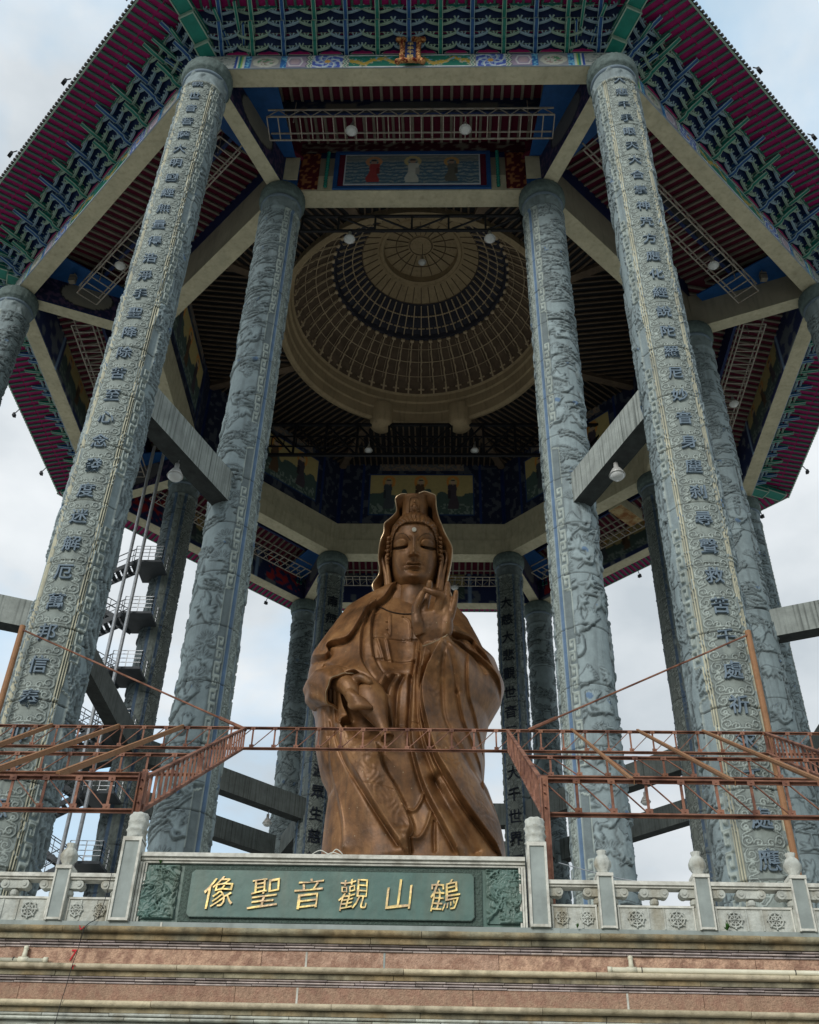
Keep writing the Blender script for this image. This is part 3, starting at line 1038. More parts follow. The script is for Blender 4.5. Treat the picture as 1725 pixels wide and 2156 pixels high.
# ---- eaves
for j in range(8):
    mb = MB().add(strip(j, 27.15, 55.34, 29.42, 54.86), [(0, 3, 2, 1)])
    so = mb.build('eave_soffit', M['maroon'], pav)
    mb, mt = MB(), MB()
    n = 25
    zf = lambda o: 55.34 - (o - 27.15) * .2115
    for k in range(-n, n + 1):
        u = k * .485
        lo = max(27.2, abs(u) / TQ + .1)
        if lo < 28.2:
            mb.tube([S(j, u, lo, zf(lo) - .06), S(j, u, 28.35, zf(28.35) - .07)], .075, 6)
        lo = max(28.45, abs(u) / TQ + .1)
        if lo < 29.3:
            mb.bar(S(j, u, lo, zf(lo) - .06), S(j, u, 29.40, zf(29.4) - .07), .13, .13)
    mb.build('rafters', M['raft'], so)
    L_ = 29.44 * TQ
    mt.bar(S(j, -L_, 29.46, 54.9), S(j, L_, 29.46, 54.9), .08, .2, mi=1)
    k = 0
    u = -L_
    while u < L_:
        mt.tube([S(j, u, 29.0, 55.2), S(j, u, 29.62, 55.02)], .1, 6)
        mt.bar(S(j, u + .14, 29.48, 55.0), S(j, u + .14, 29.54, 54.86), .16, .05)
        u += .29
    mt.build('eave_tiles', [M['tile'], M['edge']], pav)
    if j in (3, 4, 5):
        continue
    # bracket backing boards and longitudinal ties
    mb = MB()
    mb.add(strip(j, 25.36, 53.72, 25.38, 54.2), [(0, 3, 2, 1)], 0)
    mb.add(strip(j, 25.37, 54.15, 27.3, 55.75), [(0, 3, 2, 1)], 0)
    for k in range(4):
        ok, zk = 25.66 + .47 * k, 54.26 + .38 * k
        L_ = ok * TQ
        mb.bar(S(j, -L_, ok, zk), S(j, L_, ok, zk), .09, .10, mi=(1, 2, 1, 2)[k])
        mb.bar(S(j, -L_, ok + .07, zk - .07), S(j, L_, ok + .07, zk - .07), .03, .03, mi=3)
    mb.build('bracket_backing', [M['deepblue'], M['navy'], M['maroon'], M['edge']], pav)
    for (o, z, s, hh, mi) in ((27.22, 55.42, -1, .42, 0), (25.46, 53.76, 1, .3, 2)):
        mb = MB()
        for k in range(-6, 7):
            c = (k + .5) * 1.62
            if abs(c) > 10.2:
                continue
            t = np.linspace(-1, 1, 15)
            prof = (1 - t ** 2) ** .6 * (1 + .18 * np.cos(t * 9)) * hh + .02
            for wd, dz, dd, m_ in ((.62, 1.0, 0, 1), (.56, .84, .03, mi)):
                poly = [(c + a * wd, z + s * b * dz) for a, b in zip(t, prof)]
                poly = poly if s < 0 else poly[::-1]
                mb.prism(poly, 0, .03, lambda a, b, tt, j=j, o=o, dd=dd: S(j, a, o + dd + tt, b), m_)
        mb.build('scallop_board', [M['green'], M['edge'], M['maroon']], pav)

def bracket(colm, edge):
    mb = MB()
    P = lambda a, b, t: (t, -a, b)
    def plate(poly, w_, mi, edge_):
        mb.prism(poly, -w_ / 2, w_ / 2, P, mi)
        cx_ = sum(a for a, b in poly) / len(poly)
        n = len(poly) // 2 + 1
        low = poly[:n]
        for s in (-1, 1):
            for (a0, b0), (a1, b1) in zip(low[:-1], low[1:]):
                mb.bar((s * (w_ / 2 + .012), -a0, b0 - .012), (s * (w_ / 2 + .012), -a1, b1 - .012), .035, .05, mi=1)
            (a0, b0), (a1, b1) = low[-2], low[-1]
        mb.bar((-w_ / 2 - .02, -low[-1][0], low[-1][1] - .02), (w_ / 2 + .02, -low[-1][0], low[-1][1] - .02), .05, .07, mi=1)
    tips = (26.05, 27.0, 26.6, 27.95)
    for k in range(4):
        zk, tip = 53.86 + .36 * k, tips[k]
        b0 = 25.4
        if k in (1, 3):
            poly = [(b0, zk - .10), ((b0 + tip) / 2, zk - .12), (tip - .6, zk - .04), (tip, zk + .07), (tip - .02, zk + .17), (tip - .6, zk + .20), ((b0 + tip) / 2, zk + .26), (b0, zk + .28)]
        else:
            poly = [(b0, zk), (tip - .35, zk - .02), (tip - .12, zk + .06), (tip, zk + .22), (tip - .06, zk + .3), (tip - .18, zk + .22), (tip - .4, zk + .18), (b0, zk + .18)]
        plate(poly, .17, 0, 1)
        ok = 25.62 + .47 * k
        z0 = zk + .16
        for s in (-1, 1):
            t = np.linspace(.06, .80 if k else .72, 9)
            pts = [(s * a, -ok - .02 - .10 * (a / .8) ** 2, z0 - .08 + .24 * (a / .8) ** 1.7) for a in t]
            for p0, p1 in zip(pts[:-1], pts[1:]):
                mb.bar(p0, p1, .10, .08, mi=0)
                mb.bar((p0[0], p0[1] - .03, p0[2] - .06), (p1[0], p1[1] - .03, p1[2] - .06), .075, .06, mi=1)
                mb.bar((p0[0], p0[1] + .05, p0[2] - .055), (p1[0], p1[1] + .05, p1[2] - .055), .04, .03, mi=1)
            for q in (4, 8):
                c = pts[q]
                for e_ in (-1, 1):
                    mb.bar((c[0], c[1], c[2] - .08), (c[0] + e_ * .11, c[1] - .15, c[2] + .06), .06, .06, mi=1)
                mb.box((c[0] - .06, c[1] - .04, c[2] - .04), (c[0] + .06, c[1] + .06, c[2] + .1), 0)
    return mb.build('bracket_set', [colm, edge], pav)

bra = [bracket(M['blue'], M['edgeb']), bracket(M['green'], M['edge'])]
used = [False, False]
for j in (0, 1, 7, 2, 6):
    for k in range(-6, 7):
        q = k % 2
        if used[q]:
            o = bra[q].copy()
            COL.objects.link(o)
        else:
            o, used[q] = bra[q], True
        a = j * pi / 4
        o.location = (k * 1.62 * cos(a), k * 1.62 * sin(a), 0)
        o.rotation_euler = (0, 0, a)
# hip beams under the corners, with fanned tongues beside them
def hip():
    mb = MB()
    for r0, r1, z0, z1, h_ in ((25.9, 28.1, 53.78, 54.0, .42), (26.4, 29.6, 54.22, 54.32, .38), (27.4, 31.3, 54.68, 54.52, .34)):
        mb.bar((r0, 0, z0 + h_ / 2), (r1, 0, z1 + h_ / 2), .85, h_, mi=0)
        for s in (-1, 1):
            mb.bar((r0, s * .42, z0 - .01), (r1, s * .42, z1 - .01), .06, .06, mi=1)
        mb.bar((r1 - .01, -.45, z1 + h_ / 2), (r1 - .01, .45, z1 + h_ / 2), .07, h_ + .05, mi=1)
    for s in (-1, 1):
        for q in (.045, .085):
            for k, (r1, z0) in enumerate(((27.2, 53.95), (28.1, 54.35), (29.2, 54.65))):
                a, b = s * (.022 + q * .3), s * q
                p0, p1 = (25.8 * cos(a), 25.8 * sin(a), z0), (r1 * cos(b), r1 * sin(b), z0 + .15)
                mb.bar(p0, p1, .12, .24, mi=(2 if k % 2 else 0))
                for e_ in (-.07, .07):
                    mb.bar((p0[0], p0[1] + e_, p0[2] - .12), (p1[0], p1[1] + e_, p1[2] - .12), .03, .03, mi=1)
    return mb.build('hip_beam', [M['green'], M['edge'], M['blue']], pav)
h0 = hip()
for j in range(8):
    o = h0 if j == 0 else h0.copy()
    if j:
        COL.objects.link(o)
    o.rotation_euler = (0, 0, -pi / 2 + pi / 8 + j * pi / 4)
# tiled roofs
def oct8(prof):
    V = [(r / cos(pi / 8) * cos(-pi / 2 + pi / 8 + k * pi / 4), r / cos(pi / 8) * sin(-pi / 2 + pi / 8 + k * pi / 4), z) for r, z in prof for k in range(8)]
    F = [(i * 8 + k, i * 8 + (k + 1) % 8, (i + 1) * 8 + (k + 1) % 8, (i + 1) * 8 + k) for i in range(len(prof) - 1) for k in range(8)]
    return V, F
mb = MB().add(*oct8([(29.45, 55.0), (28.6, 55.5), (26, 57.0), (22, 60.4), (20, 63), (20, 66), (23, 66.5), (20, 68.5), (15, 72), (11, 76), (8, 80), (3, 84), (.4, 90), (.02, 92)]))
mb.build('roof', M['tile'], pav)

# ---- hall ceiling and dome
mb = MB().add(*oct8([(AI - .5, 62.4), (10.1, 61.5)]))
hc = mb.build('hall_ceiling', M['black'], pav)
mb = MB()
for j in range(8):
    for k in range(-14, 15):
        u = k * .5
        o0 = AI - .6
        o1 = max(math.sqrt(max(10.4 ** 2 - u * u, 0)), abs(u) / TQ)
        if o1 < o0 - .3:
            f_ = lambda o: 62.4 - (AI - .5 - o) / (AI - 10.6) * .9 - .1
            mb.bar(S(j, u, o0, f_(o0)), S(j, u, o1, f_(o1)), .12, .14)
    a = -pi / 2 + pi / 8 + j * pi / 4
    mb.bar((10.3 * cos(a), 10.3 * sin(a), 61.4), (18.6 * cos(a), 18.6 * sin(a), 62.2), .6, .6)
mb.build('hall_joists', M['dome'], hc)
do = MB().lathe([(10.6, 62.4), (10.6, 60.9), (10.3, 60.75), (10.12, 60.95), (10.1, 61.9), (9.98, 62.0), (9.96, 62.9), (9.8, 63.0), (9.78, 63.6), (9.62, 63.75)], 96, mi=0)
k = len(do.f)
do.lathe([(9.62, 63.75), (9.5, 64.25), (9.2, 64.85), (8.4, 65.9), (7.4, 66.9), (6.95, 67.35)], 96, mi=1)
do.lathe([(6.95, 67.35), (6.7, 67.35), (6.6, 67.75), (5.9, 68.1), (5.5, 68.6), (4.7, 69.35)], 96, mi=2)
do.lathe([(4.7, 69.35), (3.35, 70.15)], 96, mi=3)
do.lathe([(3.35, 70.15), (3.25, 70.05), (3.0, 70.15), (2.95, 70.75), (1.0, 71.1), (.95, 71.02), (.8, 71.05), (0.01, 71.15)], 96, mi=3)
dome = do.build('dome', [M['domepale'], M['dome'], M['domedark'], M['domepale']], pav, smooth=False)
def rib():
    mb = MB()
    prof = [(9.6, 64.05), (9.2, 64.72), (8.4, 65.77), (7.4, 66.77), (6.85, 67.28)]
    pts = []
    for i in range(len(prof) - 1):
        for t in np.linspace(0, 1, 5)[:-1]:
            pts.append((prof[i][0] * (1 - t) + prof[i + 1][0] * t, .03 * sin(i * 4 + t * 9), prof[i][1] * (1 - t) + prof[i + 1][1] * t))
    mb.tube(pts, [.075 if i % 2 else .045 for i in range(len(pts))], 6)
    mb.bar((9.5, -.26, 64.12), (9.5, .26, 64.12), .12, .1)
    mb.bar((9.62, 0, 63.75), (9.4, 0, 64.4), .13, .22)
    mb.bar((6.9, -.16, 67.2), (6.9, .16, 67.2), .2, .16)
    mb.bar((8.1, -.45, 65.98), (8.1, .45, 65.98), .05, .06)
    mb.bar((8.85, -.49, 65.0), (8.85, .49, 65.0), .035, .04)
    mb.bar((7.35, -.41, 66.7), (7.35, .41, 66.7), .035, .04)
    mb.tube([(9.15, .26, 64.7), (8.4, .24, 65.7), (7.0, .2, 67.0)], .018, 4)
    mb.bar((6.55, 0, 67.55), (4.75, 0, 69.2), .07, .16)
    for r, z in ((6.1, 67.9), (5.4, 68.6)):
        mb.bar((r, -.28, z), (r, .28, z), .07, .09)
    return mb.build('dome_rib', M['domerib'], dome)
r0 = rib()
for k in range(56):
    o = r0 if k == 0 else r0.copy()
    if k:
        COL.objects.link(o)
    o.rotation_euler = (0, 0, k * 2 * pi / 56)
mb = MB()
for k in range(40):
    a = k * 2 * pi / 40
    mb.bar((3.5 * cos(a), 3.5 * sin(a), 70.03), (4.65 * cos(a), 4.65 * sin(a), 69.33), .05, .05)
for k in range(20):
    a = k * 2 * pi / 20
    mb.bar((1.05 * cos(a), 1.05 * sin(a), 71.04), (2.9 * cos(a), 2.9 * sin(a), 70.7), .05, .06)
for r, z in ((2.0, 70.87), (4.66, 69.33), (3.02, 70.2), (.9, 71.0)):
    mb.tube([(r * cos(t), r * sin(t), z) for t in np.linspace(0, 2 * pi, 49)], .035, 5)
mb.build('dome_centre_lines', M['dome'], dome)
for s in (-1, 1):
    for a_ in (18.0,):
        a = pi / 2 + s * radians(a_)
        mb = MB().lathe([(.0, 60.2), (.75, 60.25), (.95, 60.5), (.97, 62.4)], 24, (10.5 * cos(a), 10.5 * sin(a)))
        mb.build('ceiling_boss', M['domepale'], dome, smooth=True)

# ---- concrete ties half way up
def tie(p0, p1, trim0, trim1, m_='conc'):
    a, b = Vector((p0[0], p0[1], 30.35)), Vector((p1[0], p1[1], 30.35))
    d = (b - a).normalized()
    a, b = a + d * trim0, b - d * trim1
    s = d.cross(Vector((0, 0, 1)))
    V = [p + s * (.42 * i) + Vector((0, 0, .78 * k)) for p in (a, b) for i, k in ((-1, -1), (1, -1), (1, 1), (-1, 1))]
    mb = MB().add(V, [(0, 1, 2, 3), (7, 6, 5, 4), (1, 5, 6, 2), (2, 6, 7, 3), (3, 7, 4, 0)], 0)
    mb.add(V, [(0, 4, 5, 1)], 1)  # underside face takes a near-black concrete
    return mb.build('tie_beam', [M[m_], M['tie_under']], pav)
cs = {n: a for n, a in zip(('FL', 'FR', 'SL', 'SR', 'TL', 'TR', 'BL', 'BR'), ang0)}
pt = lambda R_, n: (R_ * cos(cs[n]), R_ * sin(cs[n]))
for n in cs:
    tie(pt(RO, n), pt(RI, n), .9, .9, 'concd' if n[0] in 'TB' else 'conc')  # rear ties take the darker concrete
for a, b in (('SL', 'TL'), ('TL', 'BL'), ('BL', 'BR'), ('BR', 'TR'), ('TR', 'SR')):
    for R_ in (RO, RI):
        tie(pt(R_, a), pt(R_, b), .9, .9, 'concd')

# ---- name plaque at the centre of the near eave
pq = empty('name_plaque', (.09, -26.0, 51.9), 'small upright navy plaque in a gilt carved frame at the centre of the front eave', 'plaque')
mb = MB()
px, py = .09, -26.0
mb.box((px - .28, py - .02, 52.35), (px + .28, py + .1, 53.95))
mb.build('board', M['navy'], pq)
mb = MB()
rng = np.random.default_rng(4)
for (x0, z0, x1, z1, n) in ((-.42, 52.2, -.42, 54.15, 22), (.42, 52.2, .42, 54.15, 22), (-.5, 54.25, .5, 54.25, 12), (-.5, 52.15, .5, 52.15, 12)):
    for k in range(n):
        t = k / (n - 1)
        x, z = x0 + (x1 - x0) * t + rng.uniform(-.04, .04), z0 + (z1 - z0) * t
        r = rng.uniform(.09, .15)
        mb.lathe([(0, z - r), (r * .8, z - r * .5), (r, z), (r * .7, z + r * .6), (0, z + r)], 7, (px + x, py + rng.uniform(-.05, .05)))
for x, z in ((-.62, 52.05), (.62, 52.05), (-.62, 54.2), (.62, 54.2)):
    mb.lathe([(0, z - .17), (.15, z - .08), (.18, z), (.12, z + .12), (0, z + .17)], 8, (px + x, py))
mb.box((px - .5, py - .0, 52.15), (px + .5, py + .14, 54.2))
mb.build('gilt_frame', M['goldf'], pq)
for q, ch in enumerate('千手千眼'):
    mb = MB()
    text_mesh(ch, lambda k, a, b, d: (px + a, py - .025 - d, 53.68 - q * .4 + b), .36, .02, mb)
    mb.build('character', M['gold'], pq)

# ================================================================ bronze statue
SL= [(20.36, -4.49), (21.58, -4.44), (22.84, -4.39), (23.93, -4.3), (24.55, -4.41), (25.17, -4.76), (26.94, -5.23), (27.94, -5.25), (28.88, -5.42), (29.99, -5.89), (30.62, -6.01), (31.47, -6.0), (32.46, -5.88), (34.14, -5.07), (35.96, -4.07), (36.52, -3.2), (36.98, -2.18), (37.23, -1.8)]
SR= [(20.46, 5.09), (21.57, 5.0), (22.34, 4.87), (23.09, 4.67), (24.01, 4.34), (24.62, 3.97), (26.21, 4.1), (27.34, 4.09), (28.53, 4.35), (29.8, 5.06), (30.78, 5.32), (31.93, 4.97), (32.66, 4.32), (33.6, 4.0), (35.39, 3.3), (36.45, 2.49), (36.94, 2.11), (37.25, 1.85)]
DZ= [(17, 4.3), (22, 4.2), (26, 3.9), (29, 3.6), (32, 3.0), (34, 2.3), (36, 1.5)]
CV=dict(
 mantleL=[(-1.21,36.74),(-1.69,35.78),(-2.51,34.84),(-2.89,33.88),(-3.31,32.78),(-3.71,32.38),(-4.52,32.45),(-4.76,32.27),(-4.61,31.84),(-4.77,31.55),(-5.36,31.79),(-5.82,32.12)],
 mantleR=[(2.02,33.28),(2.37,32.75),(2.86,32.62),(3.43,32.58),(3.61,31.88),(4.09,31.44)],
 mantleR2=[(2.84,31.64),(3.92,31.19),(4.62,30.76),(4.99,30.34),(5.05,29.79)],
 col1=[(-2.17,35.14),(-2.3,33.79),(-2.21,32.22),(-2.02,31.13),(-1.71,30.32),(-1.35,29.79)],
 col2=[(-2.57,34.62),(-2.8,33.12),(-2.78,31.64),(-2.61,30.6),(-2.01,29.41),(-1.31,28.79)],
 col3=[(0.59,35.1),(0.68,33.56),(0.63,32.0),(0.58,30.5)],
 band1=[(-2.17,32.61),(-0.91,32.62),(0.34,32.65)],
 band2=[(-2.02,31.04),(-0.85,31.03),(0.3,31.08)],
 st1=[(-1.88,32.49),(-1.47,31.04)],
 st2=[(-1.39,32.57),(-1.09,31.03)],
 neckl=[(-1.92,35.22),(-1.28,34.76),(-0.55,34.58),(0.09,34.63),(0.59,34.87)],
 tas1=[(-1.27,34.49),(-1.2,32.97),(-1.41,32.96)],
 tas2=[(-0.4,34.26),(-0.1,33.87),(-0.04,32.68),(-0.42,32.67)],
 ap0=[(-1.6,29.09),(-1.26,29.97),(-0.51,30.2),(0.17,30.16)],
 ap1=[(-0.81,30.01),(-1.15,29.16),(-1.27,28.28),(-1.0,26.74)],
 ap2=[(-0.35,30.01),(-0.66,28.97),(-0.67,26.58)],
 ap3=[(0.02,29.92),(0.07,28.28),(0.02,26.59)],
 ap4=[(-0.92,26.67),(0.02,26.63),(0.88,26.69)],
 wr1=[(2.12,33.19),(1.53,32.38),(1.06,31.62),(0.79,31.02),(0.67,30.32),(0.59,29.8)],
 wr2=[(0.38,32.5),(0.35,31.54),(0.26,30.49),(0.19,29.78)],
 wr3=[(2.3,32.95),(2.91,31.91),(3.59,31.2),(4.06,30.53)],
 wr4=[(1.98,30.94),(2.35,29.78),(2.57,28.59)],
 rob1=[(0.3,31.1),(0.15,29.17),(0.07,27.43),(0.18,25.62),(0.56,24.06),(1.05,22.71),(1.74,21.31),(2.4,20.08)],
 rob2=[(0.68,31.11),(0.48,29.65),(0.51,27.45),(0.74,25.82),(1.18,24.43),(1.6,23.37)],
 rob3=[(1.6,30.99),(0.78,29.29),(0.64,28.32),(0.8,27.07),(1.32,25.09),(2.02,23.59),(2.77,22.35),(3.79,21.27),(4.42,20.71)],
 rob4=[(1.9,30.64),(1.75,29.41),(1.82,27.49),(2.18,26.41),(3.04,25.0),(3.89,23.73),(4.59,22.55)],
 out1=[(2.57,28.59),(2.85,27.34),(3.43,25.94),(3.8,25.08),(3.86,23.9)],
 out2=[(3.13,30.89),(3.14,28.85),(3.54,27.7),(3.91,26.31)],
 dark=[(1.46,23.66),(2.08,22.22),(2.95,20.88),(3.35,20.27)],
 sw1=[(-0.1,22.09),(0.38,21.98),(0.71,22.47),(0.88,23.0)],
 sw2=[(0.2,20.55),(0.67,20.56),(1.0,21.12),(1.23,21.91)],
 v1=[(1.4,21.42),(1.37,20.72),(1.4,19.98)],
 slv0=[(-5.63,30.09),(-5.2,30.4),(-4.36,30.24),(-3.54,29.84),(-2.75,29.45),(-1.96,28.85)],
 slv1=[(-4.84,31.09),(-4.14,30.46),(-3.3,29.74)],
 slvo=[(-1.96,28.85),(-2.43,29.22),(-2.97,29.36),(-3.5,29.13),(-3.59,28.47),(-3.42,27.75),(-3.16,27.25),(-3.52,26.94),(-3.34,26.42),(-2.56,25.77),(-1.81,25.42),(-1.37,24.99)],
 f1=[(-4.52,29.55),(-4.5,28.21),(-4.15,27.03),(-4.13,25.77)],
 f2=[(-4.12,29.57),(-4.14,28.03),(-4.06,27.06),(-3.8,26.43)],
 f3=[(-3.77,29.37),(-3.89,28.5),(-3.77,27.19),(-3.58,26.84)],
 lef=[(-4.17,25.8),(-4.02,24.71),(-3.62,23.39),(-3.19,21.69),(-3.08,20.3)],
 dr1=[(-3.8,26.43),(-3.27,24.99),(-2.45,23.46),(-1.68,22.19),(-0.96,21.13),(-0.33,20.21)],
 dr2=[(-1.51,25.01),(-1.19,24.0),(-0.6,23.06),(-0.1,22.09),(0.27,21.14),(0.13,20.55),(0.18,19.93)],
 el=[(-5.45,29.06),(-5.01,27.01),(-4.81,25.33),(-4.04,23.92)],
 f4=[(-4.86,28.84),(-4.54,27.83),(-4.28,26.49)],
 seam1=[(-4.73,25.15),(-3.81,24.53)],
 seam2=[(-2.43,23.08),(-1.58,23.06),(-0.66,22.76)],
)
stt = empty('statue', (0, 0, TZ), 'colossal brown bronze statue of a hooded robed goddess with one hand raised', 'statue')

def spline(P, n=12):
    P = np.asarray(P, float)
    if len(P) < 3:
        return P
    Q = np.vstack([2 * P[0] - P[1], P, 2 * P[-1] - P[-2]])
    o = []
    for i in range(1, len(Q) - 2):
        for t in np.linspace(0, 1, n, endpoint=False):
            a, b, c, d = Q[i - 1], Q[i], Q[i + 1], Q[i + 2]
            o.append(.5 * (2 * b + (c - a) * t + (2 * a - 5 * b + 4 * c - d) * t * t + (3 * b - a - 3 * c + d) * t ** 3))
    o.append(P[-1])
    return np.array(o)

def dist_side(X, Z, P):
    """distance to a curve, side of it and how far past its ends"""
    best = np.full(X.shape, 1e9)
    sd = np.zeros(X.shape)
    endp = np.zeros(X.shape)
    k = len(P) - 1
    for i in range(k):
        a, d = P[i], P[i + 1] - P[i]
        L2 = d @ d + 1e-12
        t = ((X - a[0]) * d[0] + (Z - a[1]) * d[1]) / L2
        tc_ = np.clip(t, 0, 1)
        D = np.hypot(X - a[0] - tc_ * d[0], Z - a[1] - tc_ * d[1])
        m = D < best
        best = np.where(m, D, best)
        sd = np.where(m, np.sign(d[0] * (Z - a[1]) - d[1] * (X - a[0])), sd)
        over = np.zeros(X.shape)
        if i == 0:
            over = np.maximum(over, -t * math.sqrt(L2))
        if i == k - 1:
            over = np.maximum(over, (t - 1) * math.sqrt(L2))
        endp = np.where(m, np.maximum(over, 0), endp)
    return best, sd, endp

def cloth(X, Z):
    """cloth relief, metres towards the front, at statue-plane coordinates"""
    D_ = np.zeros(X.shape)
    def step(name, side, amp, decay, soft=.05):
        d, s, e = dist_side(X, Z, spline(CV[name]))
        q = 1 / (1 + np.exp(-np.clip(s * side * d / .022, -40, 40)))
        f = q * np.exp(-d / decay)
        g_ = (1 - q) * np.exp(-(d / .16) ** 2) * .5
        nonlocal D_
        D_ = D_ + amp * (f - g_) * np.exp(-(e / .5) ** 2)
    def line(name, amp, w_):
        d, s, e = dist_side(X, Z, spline(CV[name]))
        nonlocal D_
        D_ = D_ + amp * np.exp(-(d / w_) ** 2) * np.exp(-(e / .25) ** 2)
    def bump(x, z, sx, sz, a):
        nonlocal D_
        D_ = D_ + a * np.exp(-((X - x) / sx) ** 2 - ((Z - z) / sz) ** 2)
    bump(-4.1, 29.2, 1.5, 1.2, .9)
    bump(2.6, 29.8, 1.5, 2.0, .9)
    bump(1.9, 30.9, 1.0, 1.1, .8)
    bump(-.4, 31.5, 1.3, 2.2, -.7)
    bump(-.6, 28.2, 1.0, 1.6, -.45)
    bump(-2.4, 23.5, 1.2, 2.5, .45)
    bump(3.0, 24.0, 1.2, 2.5, .5)
    bump(.4, 22.0, .9, 2.5, -.5)
    bump(-4.6, 27, .6, 1.8, .4)
    step('mantleL', -1, .5, 2.2)
    step('mantleR', 1, .5, 1.6)
    step('mantleR2', 1, .5, 1.5)
    step('col1', -1, .30, .7)
    step('col2', -1, .30, .6)
    step('col3', 1, .25, .5)
    line('band1', -.10, .07); line('band2', -.10, .07)
    line('st1', .14, .09); line('st2', .14, .09)
    line('tas1', .09, .06); line('tas2', .09, .06)
    step('ap0', -1, .16, .8)
    line('ap1', -.22, .12); line('ap2', -.22, .12); line('ap3', -.2, .12); line('ap4', -.06, .05)
    step('wr1', 1, .6, 1.2)
    step('wr2', 1, .35, .35)
    line('wr3', -.22, .14); line('wr4', -.2, .13)
    step('rob1', 1, .50, .9)
    step('rob2', 1, .30, .5)
    step('rob3', 1, .75, 1.5)
    line('rob4', -.2, .14)
    step('out1', 1, .22, .4); step('out2', 1, .22, .5)
    line('dark', -.55, .34)
    line('sw1', .13, .08); line('sw2', .13, .09); line('v1', -.2, .09)
    step('slv0', -1, .45, 1.0)
    line('slv1', -.22, .12)
    step('slvo', -1, .55, .9)
    line('f1', -.2, .12); line('f2', -.18, .09); line('f3', -.22, .11); line('f4', -.12, .12)
    line('el', -.12, .2)
    step('lef', 1, .22, .5); line('lef', .1, .07)
    step('dr1', 1, .55, 1.0)
    step('dr2', -1, .55, .9)
    line('seam1', -.03, .03); line('seam2', -.03, .03)
    # hollow inside the hanging sleeve
    q = np.exp(-(((X + 2.3) / .95) ** 2 + ((Z - 26.9) / 1.3) ** 2) ** 2)
    D_ = D_ - .8 * q
    # low embroidery relief on the falling bands
    for nm, sd_ in (('rob3', 1), ('dr1', 1)):
        d, s, e = dist_side(X, Z, spline(CV[nm]))
        m = (s == sd_) & (d > .3) & (d < 1.0) & (e < .1)
        D_ = D_ + np.where(m, .02 * np.sin(X * 11 + 2 * np.sin(Z * 5)) * np.sin(Z * 9 + 2 * np.sin(X * 6)), 0)
    # long soft folds
    D_ = D_ + .05 * np.sin(X * 3.1 + .8 * np.sin(Z * .6)) * np.clip((30 - Z) / 8, 0, 1)
    return D_

def robe():
    nz, nf, nb = 760, 560, 70
    z = np.concatenate([np.linspace(6.4, 18, 20, endpoint=False), np.linspace(18, 37.3, nz - 20)])
    l = np.interp(z, *zip(*SL)); r = np.interp(z, *zip(*SR)); dd = np.interp(z, *zip(*DZ))
    k = np.ones(9) / 9
    sm = lambda a: np.convolve(np.pad(a, 4, 'edge'), k, 'valid')
    l, r, dd = sm(l), sm(r), sm(sm(dd))
    s = np.sin(np.linspace(-pi / 2, pi / 2, nf))
    s = .55 * s + .45 * np.linspace(-1, 1, nf)
    X = (l + r)[:, None] / 2 + (r - l)[:, None] / 2 * s[None, :]
    Z = z[:, None].repeat(nf, 1)
    Y = -dd[:, None] * np.clip(1 - np.abs(s[None, :]) ** 2.3, 0, 1) ** .5
    D0 = cloth(X, Z)
    D0 = (D0 + np.roll(D0, 1, 0) + np.roll(D0, -1, 0) + np.roll(D0, 1, 1) + np.roll(D0, -1, 1)) / 5
    disp = D0 * np.clip((1 - np.abs(s)) / .05, 0, 1)[None, :] ** .6
    Yf = Y - disp
    front = np.stack([X, Yf, Z], -1)
    t = np.linspace(pi / 2, -pi / 2, nb + 2)[1:-1]
    sb = np.sin(t)
    Xb = (l + r)[:, None] / 2 + (r - l)[:, None] / 2 * sb[None, :]
    Yb = np.minimum(dd, 2.6)[:, None] * np.cos(t)[None, :]
    back = np.stack([Xb, Yb, z[:, None].repeat(nb, 1)], -1)
    P = np.concatenate([front, back], 1)
    c = np.array([[[0.1, -.3, 37.45]]]).repeat(P.shape[1], 1)
    P = np.concatenate([P, c], 0)
    return grid_mesh('robe', P, M['bronze'], stt, closed=True), (z, l, r, dd)
rb_, RBD = robe()
def robe_y(x, z):
    l, r, dd = (np.interp(z, RBD[0], q) for q in RBD[1:])
    s = (x - (l + r) / 2) / ((r - l) / 2)
    return -dd * max(0, 1 - abs(s) ** 2.3) ** .5 - float(cloth(np.array([x]), np.array([z]))[0])

# frame of the bowed head: a right, b up, f forwards
TAU = radians(25)
HO = Vector((.05, -1.5, 38.95))
HU, HF = Vector((0, -sin(TAU), cos(TAU))), Vector((0, -cos(TAU), -sin(TAU)))
def hd(a, b, f):
    return HO + Vector((1, 0, 0)) * a + HU * b + HF * f
def hgrid(A, B, F):
    return np.stack([HO.x + A, HO.y + B * HU.y + F * HF.y, HO.z + B * HU.z + F * HF.z], -1)

